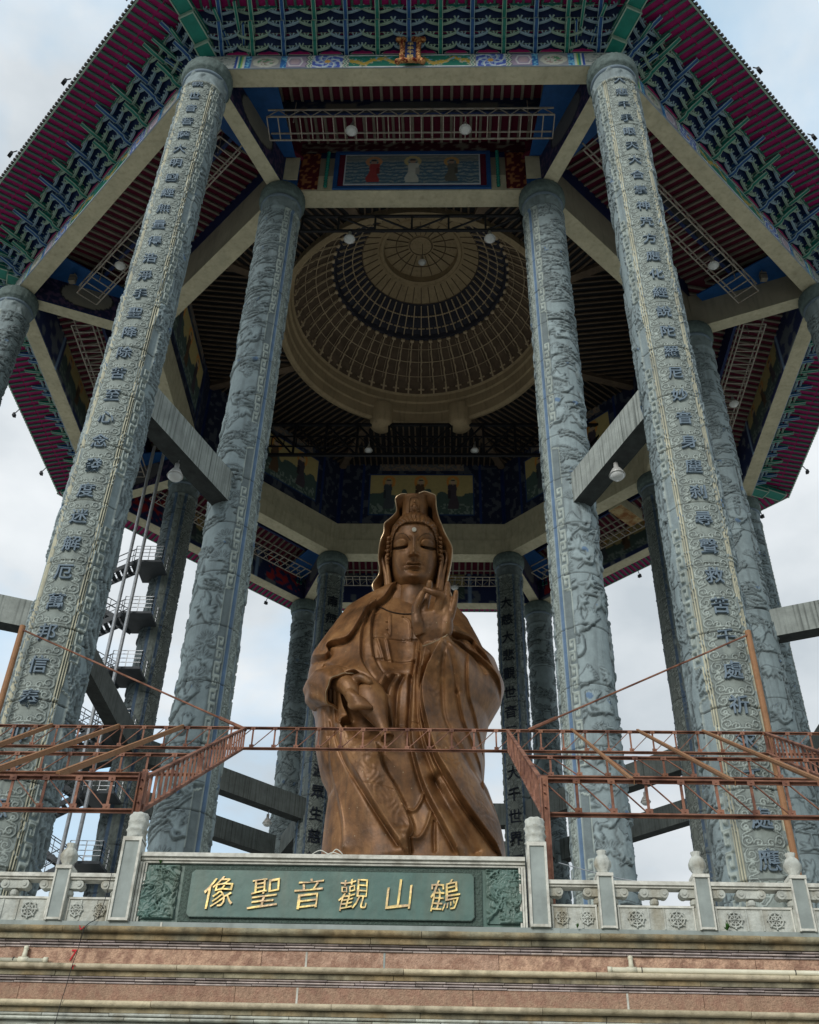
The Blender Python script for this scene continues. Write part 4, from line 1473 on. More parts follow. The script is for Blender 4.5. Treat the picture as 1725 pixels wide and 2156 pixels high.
def head():
    nb_, nf = 380, 280
    b = np.linspace(-2.12, 2.6, nb_)
    w_ = np.interp(b, [-2.12, -2.05, -1.9, -1.6, -1.2, -.6, 0, .8, 1.4, 1.9, 2.3, 2.6], [.34, .74, 1.0, 1.18, 1.30, 1.38, 1.42, 1.43, 1.38, 1.2, .9, .3])
    d_ = np.interp(b, [-2.12, -2.05, -1.8, -1.4, -.8, 0, 1, 1.7, 2.2, 2.6], [.35, .75, 1.22, 1.48, 1.55, 1.6, 1.66, 1.48, 1.0, .3])
    k = np.ones(11) / 11
    sm = lambda a: np.convolve(np.pad(a, 5, 'edge'), k, 'valid')
    w_, d_ = sm(w_), sm(d_)
    s = np.linspace(-1, 1, nf)
    s = np.sin(s * pi / 2) * .6 + s * .4
    A = w_[:, None] * s
    B = b[:, None].repeat(nf, 1)
    F = d_[:, None] * np.clip(1 - np.abs(s) ** 2.15, 0, 1)[None, :] ** .52
    G = lambda a, b_, sa, sb, amp: amp * np.exp(-((A - a) / sa) ** 2 - ((B - b_) / sb) ** 2)
    for q in (-1, 1):
        F = F + G(q * .84, .50, .52, .34, -.30)             # socket
        lid = np.clip(1 - ((A - q * .84) / .44) ** 2 - ((B - .60) / .30) ** 2, 0, 1) ** .5
        F = F + .34 * lid
        slit = .40 + .10 * ((A - q * .84) / .45) ** 2
        F = F - .20 * np.exp(-((B - slit + .05) / .06) ** 2) * (np.abs(A - q * .84) < .48)
        lo = np.clip(1 - ((A - q * .84) / .42) ** 2, 0, 1)
        F = F + .10 * lo * np.exp(-((B - .24) / .09) ** 2)
        br = 1.17 - .42 * ((A - q * .80) / .55) ** 2
        on = np.clip(1.12 - np.abs(A - q * .80) / .55, 0, 1) ** .4
        F = F + .16 * on * np.exp(-np.clip(B - br, 0, 9) / .03) * np.exp(-np.clip(br - B, 0, 9) / .22)
        F = F - .05 * on * np.exp(-((B - br - .05) / .035) ** 2)
        F = F + G(q * .24, -.13, .10, .11, .26)             # nostril wing
        F = F + G(q * .85, -.5, .5, .6, .06)
        F = F + G(q * .54, -.74, .07, .08, -.05)             # mouth corner
    wn = np.interp(B, [-.2, .1, .9, 1.2], [.20, .17, .12, .25])
    an = np.interp(B, [-.24, -.16, -.04, .3, .9, 1.25], [0, .46, .60, .42, .20, 0])
    F = F + an * np.exp(-(np.abs(A) / wn) ** 2.2)
    up = np.clip(1 - (A / .46) ** 2, 0, 1) ** .8
    F = F + .19 * up * np.exp(-((B + .62 + .035 * np.cos(A * 11)) / .062) ** 2)
    F = F + .22 * np.clip(1 - (A / .38) ** 2, 0, 1) ** .9 * np.exp(-((B + .82) / .075) ** 2)
    F = F - .12 * up * np.exp(-((B + .715 - .03 * np.abs(A)) / .03) ** 2)
    F = F - .07 * np.exp(-(A / .07) ** 2) * np.exp(-((B + .42) / .12) ** 2)
    F = F - G(0, -1.03, .42, .10, .12)
    F = F + G(0, -1.42, .52, .28, .28)
    front = hgrid(A, B, F)
    t = np.linspace(pi / 2, -pi / 2, 40)[1:-1]
    Ab = w_[:, None] * np.sin(t)
    Fb = -1.3 * (d_ / 1.66)[:, None] * np.cos(t)
    back = hgrid(Ab, b[:, None].repeat(38, 1), Fb)
    P = np.concatenate([front, back], 1)
    K = P.shape[1]
    P = np.concatenate([hgrid(np.zeros((1, K)), np.full((1, K), -2.16), np.full((1, K), .0)), P, hgrid(np.zeros((1, K)), np.full((1, K), 2.66), np.zeros((1, K)))], 0)
    o = grid_mesh('head', P, [M['bronze'], M['bronzed']], stt, closed=True)
    # dark inlaid eyes and brow lines
    mi = np.zeros((P.shape[0] - 1, K), np.int32)
    dk = np.zeros(A.shape, bool)
    for q in (-1, 1):
        x = (A - q * .84) / .46
        top, bot = .44 + .03 * x * x, .29 + .14 * x * x
        dk |= (np.abs(x) < 1) & (B < top) & (B > bot)
        br = 1.19 - .42 * ((A - q * .80) / .55) ** 2
        dk |= (np.abs(B - br) < .034) & (np.abs(A - q * .8) < .58)
    mi[1:1 + nb_, :nf] = dk
    o.data.polygons.foreach_set('material_index', mi.reshape(-1))
    return o
head()

# urna
mb = MB().tube([hd(0, 1.41, 1.5), hd(0, 1.41, 1.66)], .135, 20)
mb.build('urna', M['pearl'], stt)
# hair swept back from the forehead, with combed strands
def hair():
    nb_, nf = 320, 340
    b = np.linspace(-.5, 2.75, nb_)
    w_ = np.interp(b, [-.5, 0, .6, 1.3, 1.9, 2.3, 2.6, 2.75], [1.46, 1.53, 1.56, 1.51, 1.36, 1.08, .75, .5])
    d_ = np.interp(b, [-.5, 0, 1, 1.6, 2.0, 2.4, 2.75], [1.2, 1.4, 1.56, 1.62, 1.46, 1.16, .7])
    s = np.linspace(-1, 1, nf)
    A = w_[:, None] * s
    B = b[:, None].repeat(nf, 1)
    F = d_[:, None] * np.clip(1 - np.abs(s) ** 2.2, 0, 1) ** .5
    hl = np.interp(np.abs(A), [0, .5, .95, 1.2, 1.34, 1.40, 1.42], [1.93, 1.90, 1.70, 1.35, .9, .2, -.6])
    ins = B < hl
    d = np.abs(B - hl)
    F = np.where(ins, F - .55, F + .05 * (1 - np.exp(-d / .06)))
    th = np.arctan2(A, B - .9)
    strand = .04 * np.sin(th * 34 + 1.5 * np.sin(B * 6)) + .04 * np.sin(np.hypot(A, B - 2.7) * 9)
    F = F + np.where(ins, 0, strand)
    P = hgrid(A, B, F)
    t = np.linspace(pi / 2, -pi / 2, 30)[1:-1]
    back = hgrid(w_[:, None] * np.sin(t), b[:, None].repeat(28, 1), -1.35 * np.cos(t)[None, :].repeat(nb_, 0))
    P = np.concatenate([P, back], 1)
    K = P.shape[1]
    P = np.concatenate([P, hgrid(np.zeros((1, K)), np.full((1, K), 2.85), np.zeros((1, K)))], 0)
    return grid_mesh('hair', P, M['bronze'], stt, closed=True)
hair()
# curled locks before the ears and the long ears
for s in (-1, 1):
    mb = MB()
    for k in range(7):
        b0 = 1.15 - k * .26
        mb.tube([hd(s * (1.44 + .02 * k), b0, .55), hd(s * (1.58 + .01 * k), b0 - .06, .62), hd(s * 1.66, b0 - .22, .45)], [.09, .12, .06], 8)
    mb.build('hair_lock', M['bronze'], stt, smooth=True)
    mb = MB()
    P = spline([(1.60, .30, .35), (1.86, .36, .2), (1.98, .0, .2), (1.84, -.6, .35), (1.68, -1.2, .55), (1.58, -1.8, .75), (1.50, -2.35, .85)], 6)
    r = np.interp(np.linspace(0, 1, len(P)), [0, .2, .5, .8, .95, 1], [.08, .10, .12, .20, .24, .12])
    mb.tube([hd(s * a, b, f) for a, b, f in P], list(r), 10)
    P = spline([(1.55, .2, .5), (1.70, -.1, .55), (1.62, -.6, .6), (1.52, -1.3, .75), (1.44, -2.1, .9)], 6)
    mb.tube([hd(s * a, b, f) for a, b, f in P], list(np.interp(np.linspace(0, 1, len(P)), [0, .6, 1], [.08, .12, .16])), 8)
    mb.build('ear', M['bronze'], stt, smooth=True)
# tall headpiece with a small seated figure in relief
mb = MB()
n = 64
rows = [(.86, 2.25), (.92, 2.38), (.80, 2.5), (.78, 2.6), (.79, 3.55), (.84, 3.68), (.80, 3.75), (.2, 3.8)]
V = []
for r, b in rows:
    for k in range(n):
        a = 2 * pi * k / n
        q = r + (.02 * sin(a * 26) if 2.55 < b < 3.6 else 0)
        V.append(hd(q * cos(a), b + .1, .1 + q * .9 * sin(a)))
mb.add(V, [(i * n + k, i * n + (k + 1) % n, (i + 1) * n + (k + 1) % n, (i + 1) * n + k) for i in range(len(rows) - 1) for k in range(n)])
hp = mb.build('headpiece', M['bronze'], stt, smooth=True)
mb = MB()
mb.tube([hd(0, 2.75, .80), hd(0, 2.95, .86), hd(0, 3.2, .84)], [.20, .15, .10], 10)
mb.tube([hd(0, 3.2, .86), hd(0, 3.34, .88), hd(0, 3.46, .84)], [.05, .10, .04], 10)
mb.tube([hd(-.28, 2.76, .80), hd(0, 2.70, .92), hd(.28, 2.76, .80)], .075, 8)
mb.tube([hd(-.16, 3.1, .84), hd(-.2, 2.92, .9), hd(0, 2.88, .96)], .045, 8)
mb.tube([hd(.16, 3.1, .84), hd(.2, 2.92, .9), hd(0, 2.88, .96)], .045, 8)
for z_ in (2.56, 2.64):
    mb.tube([hd(-.26, z_, .86), hd(0, z_, .92), hd(.26, z_, .86)], .035, 6)
for s in (-1, 1):
    mb.tube([hd(s * .33, 2.6, .8), hd(s * .36, 3.1, .78), hd(s * .3, 3.55, .8), hd(0, 3.66, .86)], .03, 6)
mb.build('seated_figure', M['bronze'], hp, smooth=True)

# hood: rim traced, shell swept back, with a thin paler edge
RIM = [(180,1960),(130,1850),(100,1740),(150,1640),(200,1550),(205,1430),(185,1300),(200,1100),(230,960),(270,850),(275,700),(330,640),(420,560),(478,480),(470,380),(455,290),(490,230),(560,195),(640,195),(720,215),(790,215),(860,180),(945,145),(1050,180),(1128,220),(1140,330),(1150,440),(1190,600),(1240,720),(1290,850),(1350,970),(1400,1070),(1415,1160),(1405,1280),(1380,1450),(1350,1600),(1335,1700),(1365,1830),(1400,1900),(1390,1980)]
RIM = spline([((x - 785) / 272., (1200 - y) / 272. + .18) for x, y in RIM], 5)
def hood():
    n = len(RIM)
    C_ = np.array([.08, .4])
    def ring(sc, f, dn=0):
        out_ = []
        for a, b in RIM:
            low = max(0, -1.2 - b)
            cb = C_[1] if b > -1 else b + .3
            out_.append(hd(C_[0] + (a - C_[0]) * sc, cb + (b - cb) * sc + dn, f + .22 * low + .10 * sin(b * 2.2)))
        return out_
    rows = [(.80, .0), (.86, .25), (.945, .48), (.975, .56), (1.0, .52), (1.01, .3), (1.0, -.3), (.95, -1.0), (.84, -1.7), (.62, -2.3), (.3, -2.6), (.03, -2.7)]
    P = np.array([[tuple(p) for p in ring(s, f)] for s, f in rows])
    o = grid_mesh('hood', P, M['bronze'], stt)
    mb = MB().tube(ring(.99, .56), .035, 6)
    mb.build('hood_edge', M['bronzel'], o)
hood()
# neck with creases
mb = MB()
P = [(.05, -.3, 34.9), (.05, -.5, 35.5), (.05, -.62, 35.9), (.05, -.7, 36.15), (.05, -.8, 36.6), (.05, -.9, 37.6)]
mb.tube(P, [1.5, 1.22, 1.1, 1.14, 1.04, .95], 40)
mb.build('neck', M['bronze'], stt, smooth=True)
# bead necklace lying on the chest
mb = MB()
Q = spline(CV['neckl'], 10)
for x, z in Q[::1]:
    y = robe_y(x, z) - .03
    r = .055
    mb.lathe([(0, z - r), (r * .8, z - r * .55), (r, z), (r * .8, z + r * .55), (0, z + r)], 8, (x, y))
mb.build('necklace', M['bronzed'], stt, smooth=True)
mb = MB()
for x, z in ((-1.45, 33.9), (-1.4, 33.3), (.0, 33.5), (-2.1, 34.6), (-.55, 34.35)):
    mb.lathe([(0, z - .09), (.09, z), (0, z + .09)], 8, (x, robe_y(x, z)))
mb.build('tassel_knots', M['bronze'], stt)

def fleshy(name, mb, vox=.05, sm=6):
    o = mb.build(name, M['bronze'], stt, smooth=True)
    m = o.modifiers.new('remesh', 'REMESH')
    m.mode = 'VOXEL'
    m.voxel_size = vox
    m.use_smooth_shade = True
    m = o.modifiers.new('smooth', 'SMOOTH')
    m.iterations = sm
    m.factor = .5
    return o
# raised hand, palm outward
T2 = radians(14)
PO = Vector((1.2, -4.35, 32.55))
PU, PF = Vector((0, -sin(T2), cos(T2))), Vector((0, -cos(T2), -sin(T2)))
def ph(a, b, f=0.):
    return PO + Vector((1, 0, 0)) * a * 1.12 + PU * b * 1.04 + PF * f
mb = MB()
def limb(fn, P, r, n=12, k=6):
    Q = spline([p for p in P], k)
    rr = np.interp(np.linspace(0, 1, len(Q)), np.linspace(0, 1, len(r)), r)
    q0 = Q[-1] + (Q[-1] - Q[-2]) * .8
    Q = np.vstack([Q, q0])
    rr = np.append(rr, rr[-1] * .45)
    mb.tube([fn(*p) for p in Q], list(rr), n)
for t in np.linspace(0, 1, 9):                                   # palm: a fan of heels and pads
    a = -.62 + 1.34 * t
    limb(ph, [(.05 + a * .25, -1.25, -.05), (a * .95, -.45, .0), (a, .45 + .1 * sin(t * pi), .0)], [.30, .36, .30])
limb(ph, [(-.55, -.75, .12), (-.72, -.1, .22), (-.78, .35, .2)], [.34, .36, .28])   # ball of the thumb
limb(ph, [(.62, -.7, .08), (.72, 0, .1)], [.30, .30])
limb(ph, [(-.78, .2, .2), (-.80, .75, .24), (-.60, 1.25, .34), (-.46, 1.58, .42)], [.29, .25, .23, .17])  # thumb
limb(ph, [(-.42, .5, .0), (-.34, 1.15, -.15), (-.22, 1.75, -.18), (-.14, 2.32, -.02)], [.26, .23, .21, .16])  # index
limb(ph, [(.22, .55, .05), (.36, 1.15, .30), (.42, 1.38, .48), (.05, 1.48, .60), (-.40, 1.72, .52)], [.27, .25, .25, .21, .16])  # middle, bent to the thumb
limb(ph, [(.62, .5, .0), (.70, 1.15, -.02), (.72, 1.75, .02), (.76, 2.22, .12)], [.27, .24, .21, .15])  # ring
limb(ph, [(.86, .25, .0), (1.02, .85, .02), (1.12, 1.35, .06), (1.17, 1.75, .14)], [.24, .21, .18, .13])  # little
limb(ph, [(.05, -1.1, -.05), (.25, -2.0, -.1)], [.62, .6])
fleshy('hand', mb)
# sleeve of the raised arm
def sleeve(name, pts, r, lip):
    Q = spline(pts, 8)
    rr = np.interp(np.linspace(0, 1, len(Q)), np.linspace(0, 1, len(r)), r)
    n = 56
    rows = []
    ref = Vector((1, 0, 0))
    for i, q in enumerate(Q):
        d = Vector(Q[min(i + 1, len(Q) - 1)] - Q[max(i - 1, 0)]).normalized()
        s = (ref - d * ref.dot(d)).normalized()
        t = d.cross(s)
        rows.append([Vector(q) + (s * cos(a) + t * sin(a)) * (rr[i] * (1 + .045 * sin(a * 5 + i * .12) + .03 * sin(a * 9))) for a in np.linspace(0, 2 * pi, n, endpoint=False)])
    c = Vector(Q[-1])
    rows.append([c + (p - c) * .86 for p in rows[-1]])
    c2 = Vector(Q[-4])
    rows.append([c2 + (p - c2) * .80 for p in rows[-5]])
    P = np.array([[tuple(p) for p in r_] for r_ in rows])
    o = grid_mesh(name, P, M['bronze'], stt, closed=True)
    L_ = rows[len(Q) - 1]
    MB().tube([c + (p - c) * .97 for p in L_] + [c + (L_[0] - c) * .97], lip, 6).build('sleeve_edge', M['bronzel'], o)
    return o
sleeve('sleeve', [(2.5, -2.6, 29.9), (2.1, -3.3, 30.4), (1.65, -4.0, 30.9), (1.35, -4.4, 31.4)], [1.0, .98, .86, .74], .04)
# holding hand and the tilted water vase
va, vb = Vector((-2.35, -3.9, 28.9)), Vector((-1.02, -4.75, 25.45))
ax = (vb - va).normalized()
s_ = ax.orthogonal().normalized()
t_ = ax.cross(s_)
prof = [(0, .02), (.0, .35), (.06, .62), (.2, .82), (.36, .84), (.52, .66), (.68, .44), (.82, .29), (.93, .26), (.98, .33), (1.0, .36), (1.0, .27), (.9, .18), (.7, .1)]
n = 40
V = [va.lerp(vb, t) + (s_ * cos(a) + t_ * sin(a)) * r for t, r in prof for a in np.linspace(0, 2 * pi, n, endpoint=False)]
mb = MB().add(V, [(i * n + k, i * n + (k + 1) % n, (i + 1) * n + (k + 1) % n, (i + 1) * n + k) for i in range(len(prof) - 1) for k in range(n)])
mb.build('vase', M['bronze'], stt, smooth=True)
mb = MB()
w3 = lambda x, y, z: Vector((x, y, z))
for k in range(5):
    t = k / 4
    limb(w3, [(-4.0 + .2 * t, -3.6 - .2 * t, 29.2 - .1 * t), (-3.25 + .1 * t, -4.1 - .25 * t, 28.8 - .3 * t), (-2.85, -4.35 - .1 * t, 28.3 - .5 * t)], [.5, .52, .42])
for k in range(4):                                              # fingers closing round the belly of the vase
    dz = -.30 * k
    limb(w3, [(-2.95, -4.35, 28.35 + dz * .9), (-3.05 + .08 * k, -4.75, 27.95 + dz * .8), (-2.75 + .1 * k, -4.98, 27.6 + dz * .55), (-2.25 + .12 * k, -4.95, 27.42 + dz * .42)], [.26, .25, .22, .15])
limb(w3, [(-3.0, -4.3, 28.9), (-2.5, -4.75, 28.85), (-2.0, -4.85, 28.5)], [.3, .26, .17])   # thumb
fleshy('hand', mb)
sleeve('sleeve', [(-5.0, -1.4, 29.6), (-4.5, -2.6, 29.4), (-3.9, -3.4, 29.0), (-3.5, -3.9, 28.5)], [1.0, 1.15, 1.15, 1.05], .03)

# ================================================================ steel trusses and lamps under the roof
BAY = {0: 'front bay', 1: 'right front bay', 7: 'left front bay', 2: 'right bay', 6: 'left bay', 3: 'right rear bay', 5: 'left rear bay', 4: 'rear bay'}
def ladder(j):
    c = S(j, 0, 21.8, 53.0)
    e_ = empty('ladder_truss', c, 'rusty white steel ladder truss hung across the ' + BAY[j], 'truss', 'ladder trusses under the roof')
    mb = MB()
    hl = 7.7
    P_ = [(22.45, 53.0), (21.05, 53.0), (22.45, 53.65), (21.05, 53.65)]
    for o, z in P_:
        mb.bar(S(j, -hl, o, z), S(j, hl, o, z), .075, .075)
    mb.build('chords', M['whst'], e_)
    mb = MB()
    n = 26
    for k in range(n + 1):
        u = -hl + 2 * hl * k / n
        mb.bar(S(j, u, 22.45, 53.0), S(j, u, 21.05, 53.0), .055, .055)
        if k < n and k % 2 == 0:
            u2, u3 = u + 2 * hl / n, u + 4 * hl / n
            for o in (22.45,):
                mb.bar(S(j, u, o, 53.0), S(j, u2, o, 53.65), .04, .04)
                mb.bar(S(j, u2, o, 53.65), S(j, u3, o, 53.0), .04, .04)
    mb.build('rungs', M['whst'], e_)
    for s in (-6.4, 6.4):
        MB().bar(S(j, s, 21.75, 53.6), S(j, s, 21.75, 55.6), .05).build('hanger', M['whst'], e_)
for j in BAY:
    ladder(j)

def box_truss(name, p0, p1, z0, z1, n, m_, e_, w_=.12, alt=1):
    p0, p1 = Vector(p0), Vector(p1)
    at = lambda t, z: Vector((p0.x + (p1.x - p0.x) * t, p0.y + (p1.y - p0.y) * t, z))
    mb = MB()
    for z in (z0, z1):
        mb.bar(at(0, z), at(1, z), w_, w_)
    for k in range(n + 1):
        mb.bar(at(k / n, z0), at(k / n, z1), w_ * .8, w_ * .8)
        if k < n:
            a, b = (z1, z0) if (k < n / 2) == (alt > 0) else (z0, z1)
            mb.bar(at(k / n, a), at((k + 1) / n, b), w_ * .6, w_ * .6)
    return mb.build(name, m_, e_)
e_ = empty('roof_truss', (0, -16.5, 51.05), 'black steel truss spanning between the two near inner columns', 'truss')
box_truss('web', (-6.3, -16.5, 0), (6.3, -16.5, 0), 51.05, 52.38, 6, M['black'], e_, .14)
e_ = empty('roof_truss', (0, 9.8, 57.1), 'black steel truss spanning the back of the hall below the dome', 'truss')
box_truss('web', (-15.4, 9.8, 0), (15.4, 9.8, 0), 57.1, 60.4, 12, M['black'], e_, .22)
box_truss('web', (-15.4, 10.8, 0), (15.4, 10.8, 0), 58.9, 60.0, 30, M['black'], e_, .1)

def lamp_proto():
    e_ = empty('high_bay_lamp', (0, 0, 0), 'x', 'lamp', 'high bay lamps hung from trusses and beams')
    MB().lathe([(.0, .62), (.09, .62), (.10, .36), (.17, .30), (.30, .05), (.33, -.02), (.30, -.02), (.26, .04), (.05, .2)], 24).build('reflector', M['lampw'], e_, smooth=True)
    MB().lathe([(.29, .0), (.27, -.10), (.18, -.19), (.0, -.23)], 24).build('glass_bowl', M['glass'], e_, smooth=True)
    MB().bar((0, 0, .6), (.05, 0, .95), .05).build('hook', M['gal'], e_)
    return e_
lp = lamp_proto()
first = True
LAMPS = [((-3.15, -21.9, 52.5), 'left lamp on the front bay truss'), ((2.95, -21.9, 52.55), 'right lamp on the front bay truss'),
         ((-3.5, -16.5, 50.3), 'left lamp under the black truss between the near inner columns'), ((4.42, -16.5, 50.3), 'right lamp under the black truss between the near inner columns'),
         ((-4.14, 9.7, 57.5), 'left lamp on the black truss at the back'), ((4.4, 9.7, 57.5), 'right lamp on the black truss at the back'),
         ((-8.95, -21.4, 28.75), 'round lamp under the concrete tie left of the statue'), ((8.72, -21.4, 28.85), 'round lamp under the concrete tie right of the statue'),
         ((-9.97, 15.0, 28.6), 'small distant lamp under a tie at lower left'), ((14.7, 10.1, 28.4), 'small distant lamp under a tie at lower right'),
         (S(7, -3.4, 21.8, 52.4), 'lamp on the left front bay truss'), (S(1, 3.6, 21.8, 52.4), 'lamp on the right front bay truss'),
         (S(2, -1.0, 21.8, 52.4), 'lamp on the right bay truss'), (S(6, 1.0, 21.8, 52.4), 'lamp on the left bay truss'),
         (S(5, 1.0, 21.8, 52.4), 'lamp on the left rear bay truss'), (S(4, -2.9, 21.8, 52.4), 'lamp on the rear bay truss behind the statue head'),
         ((.15, -.2, 68.7), 'lamp hanging on a wire from the centre of the dome')]
for pos, lab in LAMPS:
    o = lp if first else dup(lp)
    first = False
    o.location = pos
    o['label'] = ('glass ' if lab.startswith('lamp') else '') + lab
    if 'dome' in lab:
        MB().tube([(.15, -.2, 69.4), (.15, -.1, 71.1)], .02, 5).build('wire', M['cable'], o).matrix_parent_inverse = Matrix.Translation(-Vector(pos))

fl = None
FLD = [(7, 9.9, 'highest on the left front eave'), (7, 3.5, 'in the middle of the left front eave'), (7, -2.7, 'lowest on the left front eave'), (6, -2.5, 'upper one on the left eave'), (6, -9.2, 'lower one on the left eave'),
       (1, -3.9, 'upper one on the right front eave'), (1, 1.7, 'lower one on the right front eave'), (2, 2.3, 'upper one on the right eave'), (2, 8.8, 'middle one on the right eave'),
       (3, -9.5, 'beside the right rear corner of the roof'), (3, 2.7, 'small one right of the statue on the rear eave'), (5, -9.4, 'small one left of the statue on the rear eave')]
for j, u, lab in FLD:
    if fl is None:
        fl = empty('floodlight', (0, 0, 0), 'x', 'floodlight', 'floodlights hung along the eaves')
        mb = MB()
        V = [(-.14, -.07, -.02), (.14, -.07, -.02), (.17, .07, .0), (-.17, .07, .0), (-.14, -.12, -.26), (.14, -.12, -.26), (.17, .09, -.29), (-.17, .09, -.29)]
        mb.add(V, [(0, 1, 2, 3), (7, 6, 5, 4), (0, 4, 5, 1), (1, 5, 6, 2), (2, 6, 7, 3), (3, 7, 4, 0)])
        mb.build('housing', M['black'], fl)
        MB().bar((0, 0, 0), (0, .25, .45), .05).build('bracket', M['black'], fl)
        o = fl
    else:
        o = dup(fl)
    o.location = S(j, u, 29.95, 54.75)
    o.rotation_euler = (0, 0, j * pi / 4)
    o['label'] = 'black floodlight, ' + lab

for j, u, lab in ((7, -7.9, 'left'), (1, 7.9, 'right')):
    p_ = S(j, u, 22.9, 54.1)
    e_ = empty('speaker_box', p_, 'pale box with a dark line hung against blue boards at far ' + lab, 'speaker box')
    MB().box((p_[0] - .2, p_[1] - .16, p_[2] - .3), (p_[0] + .2, p_[1] + .16, p_[2] + .3)).build('case', M['joist'], e_)
    MB().box((p_[0] - .205, p_[1] - .165, p_[2] + .08), (p_[0] + .205, p_[1] + .165, p_[2] + .12)).build('seam', M['black'], e_)
    MB().bar((p_[0], p_[1], p_[2] + .3), (p_[0], p_[1], 55.4), .05).build('hanger', M['joist'], e_)

mb = MB()
V = [S(3, u, o, z) for o in (18.2, 21.0) for z in (52.35, 53.3) for u in (-3.9, -2.7)]
mb.add(V, [(2, 3, 7, 6), (0, 2, 6, 4), (1, 5, 7, 3), (4, 6, 7, 5), (0, 1, 3, 2)], 0)
mb.add(V, [(0, 4, 5, 1)], 1)
mb.build('stub_beam', [M['cream'], M['rustp']], pav)

# ================================================================ stair tower behind the left columns
st = empty('stair_tower', (-20.5, 5, TZ), 'dark steel zigzag stair tower with railed landings and twin masts at left', 'stair tower')
for x in (-19.55, -18.75):
    MB().tube([(x, 4.2, TZ), (x, 4.2, 53)], .12, 10).build('mast', M['gal'], st)
k = 0
for z in [43.0 - 4.15 * i for i in range(9)]:
    ld = MB().box((-19.3, 4.6, z - .16), (-17.4, 7.2, z))
    ld = ld.build('landing', M['darkst'], st)
    mb = MB()
    for (a, b) in (((-19.3, 4.6), (-17.4, 4.6)), ((-17.4, 4.6), (-17.4, 7.2)), ((-17.4, 7.2), (-19.3, 7.2))):
        for h_ in (.3, .6, .9, 1.15):
            mb.bar((a[0], a[1], z + h_), (b[0], b[1], z + h_), .035)
        for t in (0, .5, 1):
            x, y = a[0] + (b[0] - a[0]) * t, a[1] + (b[1] - a[1]) * t
            mb.bar((x, y, z), (x, y, z + 1.15), .045)
    mb.build('railing', M['gal'], ld)
    for (y0, dz0, dz1) in ((4.7, 0, -2.07), (6.0, -2.07, -4.15)):
        xa, xb = (-19.3, -22.9) if dz0 == 0 else (-22.9, -19.3)
        za, zb_ = z + dz0, z + dz1
        if zb_ < TZ - 1:
            continue
        mb = MB()
        for yy in (y0, y0 + 1.1):
            mb.bar((xa, yy, za - .15), (xb, yy, zb_ - .15), .08, .3)
            mb.bar((xa, yy, za + 1.0), (xb, yy, zb_ + 1.0), .05)
            mb.bar((xa, yy, za + .5), (xb, yy, zb_ + .5), .035)
        for i in range(11):
            t = (i + .5) / 11
            x, zz = xa + (xb - xa) * t, za + (zb_ - za) * t
            mb.box((x - .15, y0, zz - .05), (x + .15, y0 + 1.1, zz))
            if i % 3 == 0:
                mb.bar((x, y0, zz), (x, y0, zz + 1), .035)
        mb.build('flight', M['darkst'], st)
    MB().box((-24.0, 4.6, z - 2.3), (-22.9, 7.2, z - 2.1)).build('landing', M['darkst'], st)
    k += 1
for x, y in ((-24, 4.5), (-24, 7.3), (-17.3, 7.3)):
    MB().bar((x, y, TZ), (x, y, 46), .14).build('corner_post', M['darkst'], st)

# ================================================================ rust red canopy frame over the parapet
cf = empty('canopy_frame', (0, -32, TZ), 'rust red steel canopy frame of lattice trusses in front of the statue', 'steel frame')
def lattice(p0, p1, h0, h1, n, up=(0, 0, 1), w_=.045, m_='rust', flip=False, diag=True, depth=None):
    """lattice girder: bottom chord p0-p1, heights h0 and h1"""
    p0, p1 = Vector(p0), Vector(p1)
    mb = MB()
    q = lambda t, s: p0.lerp(p1, t) + Vector(up) * ((h0 + (h1 - h0) * t) * s)
    for s in (0, 1):
        mb.bar(q(0, s), q(1, s), w_ * 1.5, w_ * .5)
        mb.bar(q(0, s) + Vector((0, .03, -.02)), q(1, s) + Vector((0, .03, -.02)), w_ * .4, w_ * 1.4)
    for k in range(n + 1):
        mb.bar(q(k / n, 0), q(k / n, 1), w_, w_ * .5)
        if diag:
            for s in (.07, .93):          # gusset plate and bolt head at each node
                c = q(k / n, s) + Vector((0, -.03, 0))
                mb.box((c.x - .06, c.y - .006, c.z - .045), (c.x + .06, c.y + .006, c.z + .045))
                mb.box((c.x - .012, c.y - .02, c.z - .012), (c.x + .012, c.y - .006, c.z + .012))
        if k < n and diag:
            a, b = (0, 1) if flip else (1, 0)
            mb.bar(q(k / n, a), q((k + 1) / n, b), w_ * .6, w_ * .4)
    return mb.build('truss', M[m_], cf)
lattice((-12.6, -37, 8.5), (-3.49, -37, 8.5), .58, .58, 16)
lattice((3.26, -37, 8.53), (12.6, -37, 8.53), .60, .60, 16)
lattice((-12.6, -32.3, 11.22), (-3.76, -32.3, 11.22), .46, .46, 15, flip=True)
lattice((3.34, -32.3, 11.26), (12.6, -32.3, 11.26), .46, .46, 15)
lattice((-13, -27, 14.33), (13, -27, 14.33), .62, .62, 42, flip=True)
lattice((-3.49, -37, 8.5), (-3.95, -27, 14.33), .60, .62, 26, diag=False, w_=.05)
lattice((3.26, -37, 8.5), (3.42, -27, 14.33), .62, .62, 26, diag=False, w_=.05)
lattice((9.5, -37, 8.5), (10.55, -27, 14.33), .62, .62, 26, diag=False, w_=.05)
lattice((-9.9, -37, 8.5), (-11.0, -27, 14.33), .62, .62, 26, diag=False, w_=.05)
for x0, x1 in ((-5.03, -5.74), (-6.29, -7.57), (-7.37, -9.49), (4.78, 5.21), (6.47, 7.04), (7.98, 8.85)):
    mb = MB().bar((x0, -37.02, 9.14), (x1, -26.95, 15.02), .06, .045)
    mb.bar((x0 + .04, -37.02, 9.09), (x1 + .04, -26.95, 14.97), .012, .09)
    mb.build('rafter', M['orange'], cf)
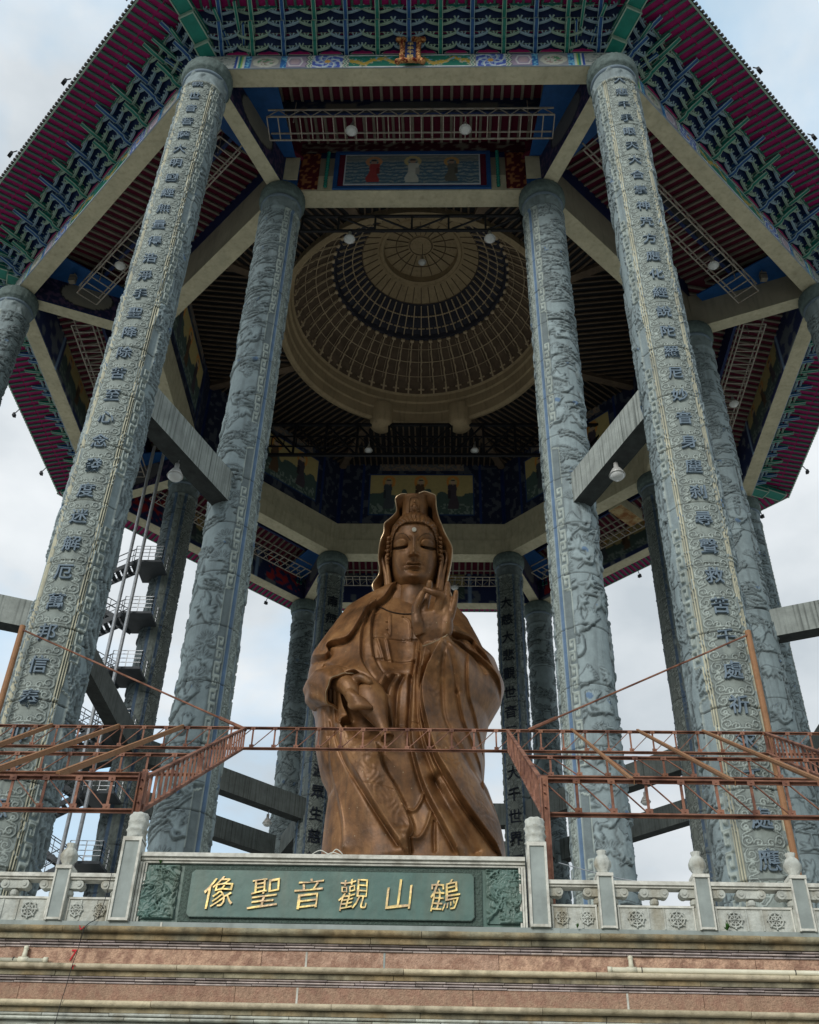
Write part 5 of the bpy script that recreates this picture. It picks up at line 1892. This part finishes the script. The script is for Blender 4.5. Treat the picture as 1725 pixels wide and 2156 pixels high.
for x in (-3.52, 3.29):
    mb = MB().box((x - .05, -37.08, TZ), (x + .05, -36.95, 9.15))
    for s in (-1, 1):
        mb.box((x + s * .055 - .012, -37.12, TZ), (x + s * .055 + .012, -36.9, 9.13))
    for z in (8.6, 8.85, 9.0):
        mb.tube([(x, -37.13, z), (x, -37.08, z)], .015, 6)
    mb.build('post', M['rust'], cf)
for x in (-11.22, 10.72):
    MB().tube([(x, -26.8, TZ), (x, -26.8, 18.35)], .09, 12).build('mast', M['orange'], cf)
for a, b in (((-11.2, -26.85, 18.2), (-3.9, -27.05, 14.85)), ((10.7, -26.85, 18.2), (4.0, -27.05, 14.93))):
    MB().tube([a, b], .028, 6).build('stay_rod', M['rust'], cf)
    d = (Vector(a) - Vector(b)).normalized()
    MB().tube([Vector(b), Vector(b) + d * .9], .05, 6).build('turnbuckle', M['rust'], cf)

# ================================================================ inscribed parapet
pp = empty('inscribed_parapet', (-.1, -38, 6.28), 'stone parapet with six gilt characters on a green panel between two pillars', 'parapet')
Y0 = -38.0
mb = MB()
for (z0, z1, dy) in ((7.27, 7.30, .02), (7.305, 7.345, .05), (7.35, 7.41, .09)):
    mb.box((-3.04, Y0 - dy, z0), (2.84, Y0 + .25, z1))
for s, x in ((-1, -3.04), (1, 2.84)):
    for k, dy in enumerate((.02, .05, .08)):
        a = x - s * (.035 * (2 - k) + .03)
        mb.box((min(a, a + s * .028), Y0 - dy, 6.365), (max(a, a + s * .028), Y0 + .2, 7.265))
mb.build('frame_moulding', M['wedge'], pp)
MB().box((-3.02, Y0 + .03, 6.365), (2.82, Y0 + .25, 7.268)).build('backing', M['gstone'], pp)
MB().box((-2.36, Y0 + .005, 6.405), (2.18, Y0 + .03, 7.235)).build('border', M['gstoned'], pp)
mb = MB()
ch = .05
px_ = [(-2.24 + ch, 6.47), (2.06 - ch, 6.47), (2.06, 6.47 + ch), (2.06, 7.18 - ch), (2.06 - ch, 7.18), (-2.24 + ch, 7.18), (-2.24, 7.18 - ch), (-2.24, 6.47 + ch)]
mb.prism(px_, 0, .03, lambda a, b, t: (a, Y0 + .005 - t, b))
mb.build('name_slab', M['gstone'], pp)
mb = MB()
for k in range(8):
    a, b = px_[k], px_[(k + 1) % 8]
    mb.bar((a[0], Y0 - .027, a[1]), (b[0], Y0 - .027, b[1]), .008, .012)
mb.build('slab_edge', M['gstoned'], pp)
for ch_, x in zip('像聖音觀山鶴', (-1.77, -1.08, -.42, .26, .93, 1.62)):
    mb = MB()
    text_mesh(ch_, lambda k, a, b, d, x=x: (x + a * .97 + .10 * b + .012 * sin(b * 17 + x * 5), Y0 - .026 - d, 6.83 + b + .11 * a + .010 * sin(a * 19 + x * 3)), .50, .028, mb, fat=-.006)
    o = mb.build('character', M['gold'], pp)
for x0, x1, sd in ((-2.97, -2.42, 61), (2.24, 2.78, 62)):
    rng = np.random.default_rng(sd)
    R = Relief(56, 84, .01)
    for q in range(34):
        c = (rng.uniform(.02, .54), rng.uniform(.02, .82))
        f_ = (leaves, flow_cloud, crane)[q % 3]
        R.h[:] = np.maximum(R.h, 0)
        tmp = Relief(56, 84, .01)
        f_(tmp, rng, c, rng.uniform(0, 6), rng.uniform(.13, .22))
        R.h = np.maximum(R.h, tmp.h * .42)
    xs, zs = np.linspace(x0, x1, 56), np.linspace(6.44, 7.24, 84)
    X, Z = np.meshgrid(xs, zs)
    h = np.minimum(R.h, .06)
    h[0] = h[-1] = -.0
    h[:, 0] = h[:, -1] = 0
    P = np.stack([X, Y0 + .02 - h - .012, Z], -1)
    grid_mesh('carved_panel', P, M['gstone'], pp)
MB().box((-3.42, Y0 - .12, 6.28), (3.3, Y0 + .3, 6.36)).build('base_slab', M['gblue'], pp)
def cloud_cap(x, z, p):
    mb = MB()
    mb.lathe([(.0, z), (.15, z), (.16, z + .03), (.145, z + .05), (.15, z + .12), (.165, z + .14), (.145, z + .17), (.15, z + .24), (.165, z + .27), (.145, z + .30), (.15, z + .37), (.13, z + .41), (0, z + .41)], 40, (x, Y0 - .0), 0,
             lambda r, zz, a: r + (.012 * sin(a * 7 + zz * 31) if r > .1 else 0))
    return mb.build('finial', M['wstone'], p, smooth=True)
for x in (-3.2, 3.02):
    mb = MB().box((x - .12, Y0 - .15, 6.36), (x + .12, Y0 + .1, 7.56), 0)
    for s in (-1, 1):
        mb.box((x + s * .13 - .018, Y0 - .175, 6.36), (x + s * .13 + .018, Y0 + .1, 7.58), 1)
    mb.box((x - .148, Y0 - .172, 7.56), (x + .148, Y0 + .13, 7.62), 1)
    mb.box((x - .148, Y0 - .172, 6.362), (x + .148, Y0 - .13, 6.40), 1)
    o = mb.build('pillar', [M['gblue'], M['wedge']], pp)
    cloud_cap(x, 7.62, o)

# ---------------------------------------------------------------- balustrades
def wheel(mb, x, z, r=.12):
    y = Y0 - .065
    mb.tube([(x + r * cos(t), y, z + r * sin(t)) for t in np.linspace(0, 2 * pi, 25)], .012, 5)
    mb.tube([(x + r * .6 * cos(t), y, z + r * .6 * sin(t)) for t in np.linspace(0, 2 * pi, 19)], .008, 5)
    for k in range(8):
        t = k * pi / 4
        mb.tube([(x + r * .2 * cos(t), y, z + r * .2 * sin(t)), (x + r * 1.25 * cos(t), y, z + r * 1.25 * sin(t))], [.008, .015], 5)
    mb.lathe([(0, z - .03), (.03, z), (0, z + .03)], 8, (x, y))

def balustrade(e_, posts, x_start):
    s = 1 if posts[0] > x_start else -1
    prev = x_start
    for p in posts:
        a, b = sorted((prev, p - s * .12))
        W_ = b - a
        mb = MB().box((a, Y0 - .1, 6.97), (b, Y0 + .1, 7.0)).box((a, Y0 - .13, 7.003), (b, Y0 + .12, 7.06))
        mb.build('top_rail', M['wedge'], e_)
        mb = MB().box((a, Y0 - .045, 6.36), (b, Y0 + .1, 6.70), 0)
        mb.box((a + .03, Y0 - .065, 6.69), (b - .03, Y0 + .09, 6.72), 1)
        for x in (a + .035, b - .055):
            mb.box((x, Y0 - .062, 6.365), (x + .02, Y0 - .04, 6.688), 1)
        mid = (a + b) / 2
        for q in (-.13, .10):
            mb.box((mid + q, Y0 - .058, 6.38), (mid + q + .025, Y0 - .04, 6.68), 0)
        o = mb.build('panel', [M['wstone'], M['wedge']], e_)
        for x in (a + W_ * .25, b - W_ * .25):
            mb = MB()
            wheel(mb, x, 6.53, .105 if W_ > .9 else .085)
            mb.build('wheel_relief', M['wstone'], o)
        xs = [a, mid, b] if W_ > .9 else [a, b]
        for x in xs:
            mb = MB()
            mb.lathe([(.03, 6.72), (.065, 6.75), (.07, 6.79), (.05, 6.83)], 14, (x, Y0))
            for q in (-1, 1):
                if (x == a and q < 0) or (x == b and q > 0):
                    continue
                mb.tube([(x + q * .15, Y0 - .08, 6.90), (x + q * .15, Y0 + .08, 6.90)], .068, 14)
                mb.tube([(x + q * .15, Y0 - .095, 6.90), (x + q * .15, Y0 - .08, 6.90)], .03, 10)
                mb.box((min(x, x + q * .15), Y0 - .07, 6.84), (max(x, x + q * .15), Y0 + .07, 6.968))
            mb.build('cloud_bracket', M['wstone'], e_)
        mb = MB().box((p - .1, Y0 - .13, 6.36), (p + .1, Y0 + .1, 7.12), 0)
        for q in (-1, 1):
            mb.box((p + q * .108 - .012, Y0 - .15, 6.36), (p + q * .108 + .012, Y0 + .1, 7.14), 1)
        mb.box((p - .125, Y0 - .16, 7.12), (p + .125, Y0 + .13, 7.17), 1)
        mb.box((p - .1, Y0 - .145, 6.37), (p + .1, Y0 - .12, 6.40), 1)
        o = mb.build('post', [M['gblue'], M['wedge']], e_)
        zz = 7.17
        MB().lathe([(.06, zz), (.10, zz + .02), (.07, zz + .05), (.12, zz + .13), (.125, zz + .19), (.09, zz + .27), (.05, zz + .31), (.07, zz + .37), (.0, zz + .36)], 32, (p, Y0 - .01), 0,
                   lambda r, z_, t: r + .012 * abs(sin(t * 5))).build('lotus_finial', M['wstone'], o, smooth=True)
        prev = p + s * .12
    x1 = posts[-1]
    a, b = sorted((x_start, x1))
    MB().box((a, Y0 - .11, 6.28), (b, Y0 + .28, 6.358)).build('plinth', M['gblue'], e_)
bl = empty('balustrade', (-8.5, -38, 6.28), 'weathered white stone balustrade left of the inscribed parapet', 'balustrade', 'stone balustrades')
balustrade(bl, [-4.18 - 1.43 * k for k in range(7)], -3.36)
br_ = empty('balustrade', (8.5, -38, 6.28), 'weathered white stone balustrade right of the inscribed parapet', 'balustrade', 'stone balustrades')
balustrade(br_, [4.02 + 1.43 * k for k in range(7)], 3.17)

# ---------------------------------------------------------------- banded terrace wall below
tw = empty('terrace_wall', (0, -38, 0), 'banded terrace wall of pink granite courses and stained cream mouldings', 'wall')
XL = 17
T3 = {}
def tone3(k):
    if k not in T3:
        T3[k] = [M[k]]
        for f in (.78, 1.15):
            m = M[k].copy()
            for n_ in m.node_tree.nodes:
                if n_.type == 'RGB':
                    c = n_.outputs[0].default_value
                    n_.outputs[0].default_value = (c[0] * f, c[1] * f, c[2] * f * .96, 1)
            T3[k].append(m)
    return T3[k]
def course(name, z0, z1, dy, m_, rnd=False, seg=None, seed=1):
    rng = np.random.default_rng(seed)
    mb = MB()
    x = -XL + rng.uniform(0, .5)
    while x < XL:
        L_ = (seg or 2.5) * rng.uniform(.85, 1.15)
        x1 = min(x + L_, XL)
        jy, jz = rng.uniform(-.006, .006), rng.uniform(-.003, .003)
        if rnd:
            n = 10
            h_ = (z1 - z0) / 2
            prof = [(Y0 + .1, z1 + jz)] + [(Y0 - dy + h_ + jy - h_ * cos(t), (z0 + z1) / 2 + jz + h_ * sin(t)) for t in np.linspace(pi / 2, -pi / 2, n)] + [(Y0 + .1, z0 + jz)]
        else:
            prof = [(Y0 + .1, z1 + jz), (Y0 - dy + jy, z1 + jz), (Y0 - dy + jy, z0 + jz), (Y0 + .1, z0 + jz)]
        mb.prism(prof, x, x1 - .008, lambda a, b, t: (t, a, b), int(rng.integers(0, 3)))
        x = x1
    return mb.build(name, tone3(m_), tw)
course('cornice', 6.19, 6.278, .21, 'olive', True, 2.6, 2)
course('cornice_under', 6.10, 6.185, .12, 'olive', False, 2.2, 3)
for k in range(3):
    course('tile_strip', 6.075 - .038 * k, 6.098 - .038 * k, .09 - .012 * k, 'grstrip', True, .42, 5 + k)
course('granite_band', 5.765, 5.995, .04, 'granite', False, 3.2, 9)
course('roll_moulding', 5.685, 5.762, .16, 'roll', True, 2.9, 10)
course('moulding_under', 5.61, 5.68, .08, 'olive', False, 2.4, 11)
for k in range(3):
    course('tile_strip', 5.585 - .038 * k, 5.607 - .038 * k, .065 + .0 * k, 'grstrip', True, .42, 15 + k)
course('granite_band', 5.275, 5.505, .05, 'granite', False, 3.0, 19)
course('roll_moulding', 5.195, 5.272, .18, 'roll', True, 2.9, 20)
course('moulding_under', 5.12, 5.19, .09, 'olive', False, 2.4, 21)
for k in range(2):
    course('tile_strip', 5.075 - .05 * k, 5.115 - .05 * k, .10, 'wstone', True, .9, 25 + k)
course('lower_wall', .0, 5.018, .03, 'wstone', False, 3.4, 29)
mb = MB()
for k in range(60):
    x = -XL + .3 + k * .57
    mb.lathe([(.0, 4.58), (.14, 4.64), (.23, 4.78), (.25, 4.88), (.16, 4.97)], 16, (x, Y0 + .08))
mb.build('lotus_petals', M['wstone'], tw, smooth=True)
for x, z0, z1, k in ((-.38, 5.765, 5.99, .04), (-.47, 5.275, 5.50, .05), (4.19, 5.275, 5.50, .05), (-2.55, 6.28, 6.355, .12), (.75, 5.77, 5.99, .04)):
    MB().box((x - .014, Y0 - k - .008, z0), (x + .014, Y0 - k + .01, z1)).build('joint_strip', M['wedge'] if x != .75 else M['gblue'], tw)

def pipe(x0, x1, xt, z, lab):
    e_ = empty('pipe', ((x0 + x1) / 2, -38.2, z), lab, 'pipe', 'plastic pipes lying on the wall moulding')
    mb = MB().tube([(x0, Y0 - .11, z), (x1, Y0 - .11, z - .01)], .036, 16)
    mb.build('run', M['pvc'], e_, smooth=True)
    xe = x1 if abs(x1) < abs(x0) else x0
    MB().tube([(xe - .03, Y0 - .11, z), (xe + .03, Y0 - .11, z)], .043, 16).build('end_cap', M['pvc'], e_, smooth=True)
    mb = MB().tube([(xt, Y0 - .11, z), (xt, Y0 - .09, z + .16)], [.04, .03], 12)
    mb.tube([(xt - .07, Y0 - .11, z), (xt + .07, Y0 - .11, z)], .044, 14)
    mb.lathe([(0, z + .21), (.035, z + .19), (.04, z + .16), (.03, z + .13)], 10, (xt, Y0 - .09))
    mb.build('tee_fitting', M['pvc'], e_, smooth=True)
    for x in (xt - .14 * (1 if xt > 0 else -1) * -1, xt + (2.3 if xt > 0 else -2.3)):
        MB().tube([(x - .006, Y0 - .11, z), (x + .006, Y0 - .11, z)], .041, 12).build('tie_band', M['cable'], e_)
pipe(-16, -4.15, -4.48, 5.80, 'cream plastic pipe on the wall moulding at left')
pipe(3.97, 16, 4.28, 5.80, 'cream plastic pipe on the wall moulding at right')
# black cable hanging down the wall, red paint marks beside it
mb = MB()
P = spline([(-3.42, -38.16, 7.06), (-3.44, -38.15, 6.75), (-3.5, -38.13, 6.42), (-3.6, -38.2, 6.3), (-3.64, -38.24, 6.2), (-3.69, -38.19, 5.9), (-3.72, -38.19, 5.72), (-3.75, -38.19, 5.4), (-3.77, -38.20, 5.2), (-3.79, -38.2, 4.9)], 8)
mb.tube(P, .0055, 6)
tag(mb.build('cable', M['cable']), 'thin black cable hanging down the wall at left', 'cable')
e_ = empty('paint_mark', (-3.78, -38.07, 5.88), 'red spray painted figure seven beside the black cable', 'paint mark')
mb = MB()
text_mesh('7', lambda k, a, b, d: (-3.79 + a * .7 - b * -.12, -38.052 - d * .3, 5.89 + b), .22, .02, mb)
mb.build('seven', M['redp'], e_)
rng = np.random.default_rng(5)
for cx, cz in ((-3.68, 6.23), (-3.72, 5.70)):
    P = [(cx + rng.uniform(-.05, .05), -38.225 + (.05 if cz < 6 else 0), cz + rng.uniform(-.035, .03)) for _ in range(5)]
    MB().tube(P, .007, 5).build('scribble', M['redp'], e_)
# loose wires, weeds
P = spline([(3.4, -37.6, 7.5), (4.4, -37.7, 7.22), (5.4, -37.8, 7.14), (5.45, -37.95, 7.5)], 10)
tag(MB().tube(P, .008, 5).build('wire', M['gal']), 'thin loose wire sagging between the right balustrade posts', 'wire')
P = spline([(-.45, -38.0, 7.42), (-.3, -38.0, 7.5), (-.15, -38.0, 7.44), (-.05, -38.0, 7.52), (.05, -38, 7.43), (-.1, -38, 7.47), (-.2, -38.02, 7.42)], 8)
tag(MB().tube(P, .008, 5).build('wire', M['wedge']), 'tangled pale wire lying on top of the inscribed parapet', 'wire')
def weed(x, y, z, n, s, lab, sd):
    rng = np.random.default_rng(sd)
    e_ = empty('weed', (x, y, z), lab, 'weed')
    mb = MB()
    for k in range(n):
        a, t = rng.uniform(0, 2 * pi), rng.uniform(.3, 1)
        p0 = Vector((x, y, z))
        p1 = p0 + Vector((cos(a) * s * t * .5, sin(a) * s * t * .3 - .03, s * rng.uniform(.3, 1)))
        sd_ = Vector((-sin(a), cos(a), .2)).normalized() * s * .12
        m_ = p0.lerp(p1, .6)
        mb.add([p0, m_ + sd_, p1, m_ - sd_], [(0, 1, 2, 3)])
    mb.build('leaves', M['leaf'], e_)
weed(5.72, -38.12, 6.36, 14, .12, 'small green weed at the foot of a right balustrade post', 1)
weed(-2.74, -38.02, 7.25, 12, .08, 'tiny weed under the left top corner of the green panel', 2)
weed(3.55, -38.15, 6.35, 12, .09, 'small weed beside the right parapet pillar', 3)

# settle the groups on their surveyed levels
for o in list(COL.objects):
    if o.parent is not None:
        continue
    k = o.name.split('.')[0]
    if k in ('pavilion', 'statue', 'name_plaque', 'ladder_truss', 'roof_truss', 'high_bay_lamp', 'floodlight', 'speaker_box', 'stair_tower'):
        o.location += Vector((.07 if k == 'statue' else 0, 0, -.5))
    elif k == 'canopy_frame':
        o.location += Vector((.2, .5, -.2))
    elif k in ('terrace', 'inscribed_parapet', 'balustrade', 'terrace_wall', 'pipe', 'cable', 'paint_mark', 'wire', 'weed'):
        o.location += Vector((.2, .615, -.165))
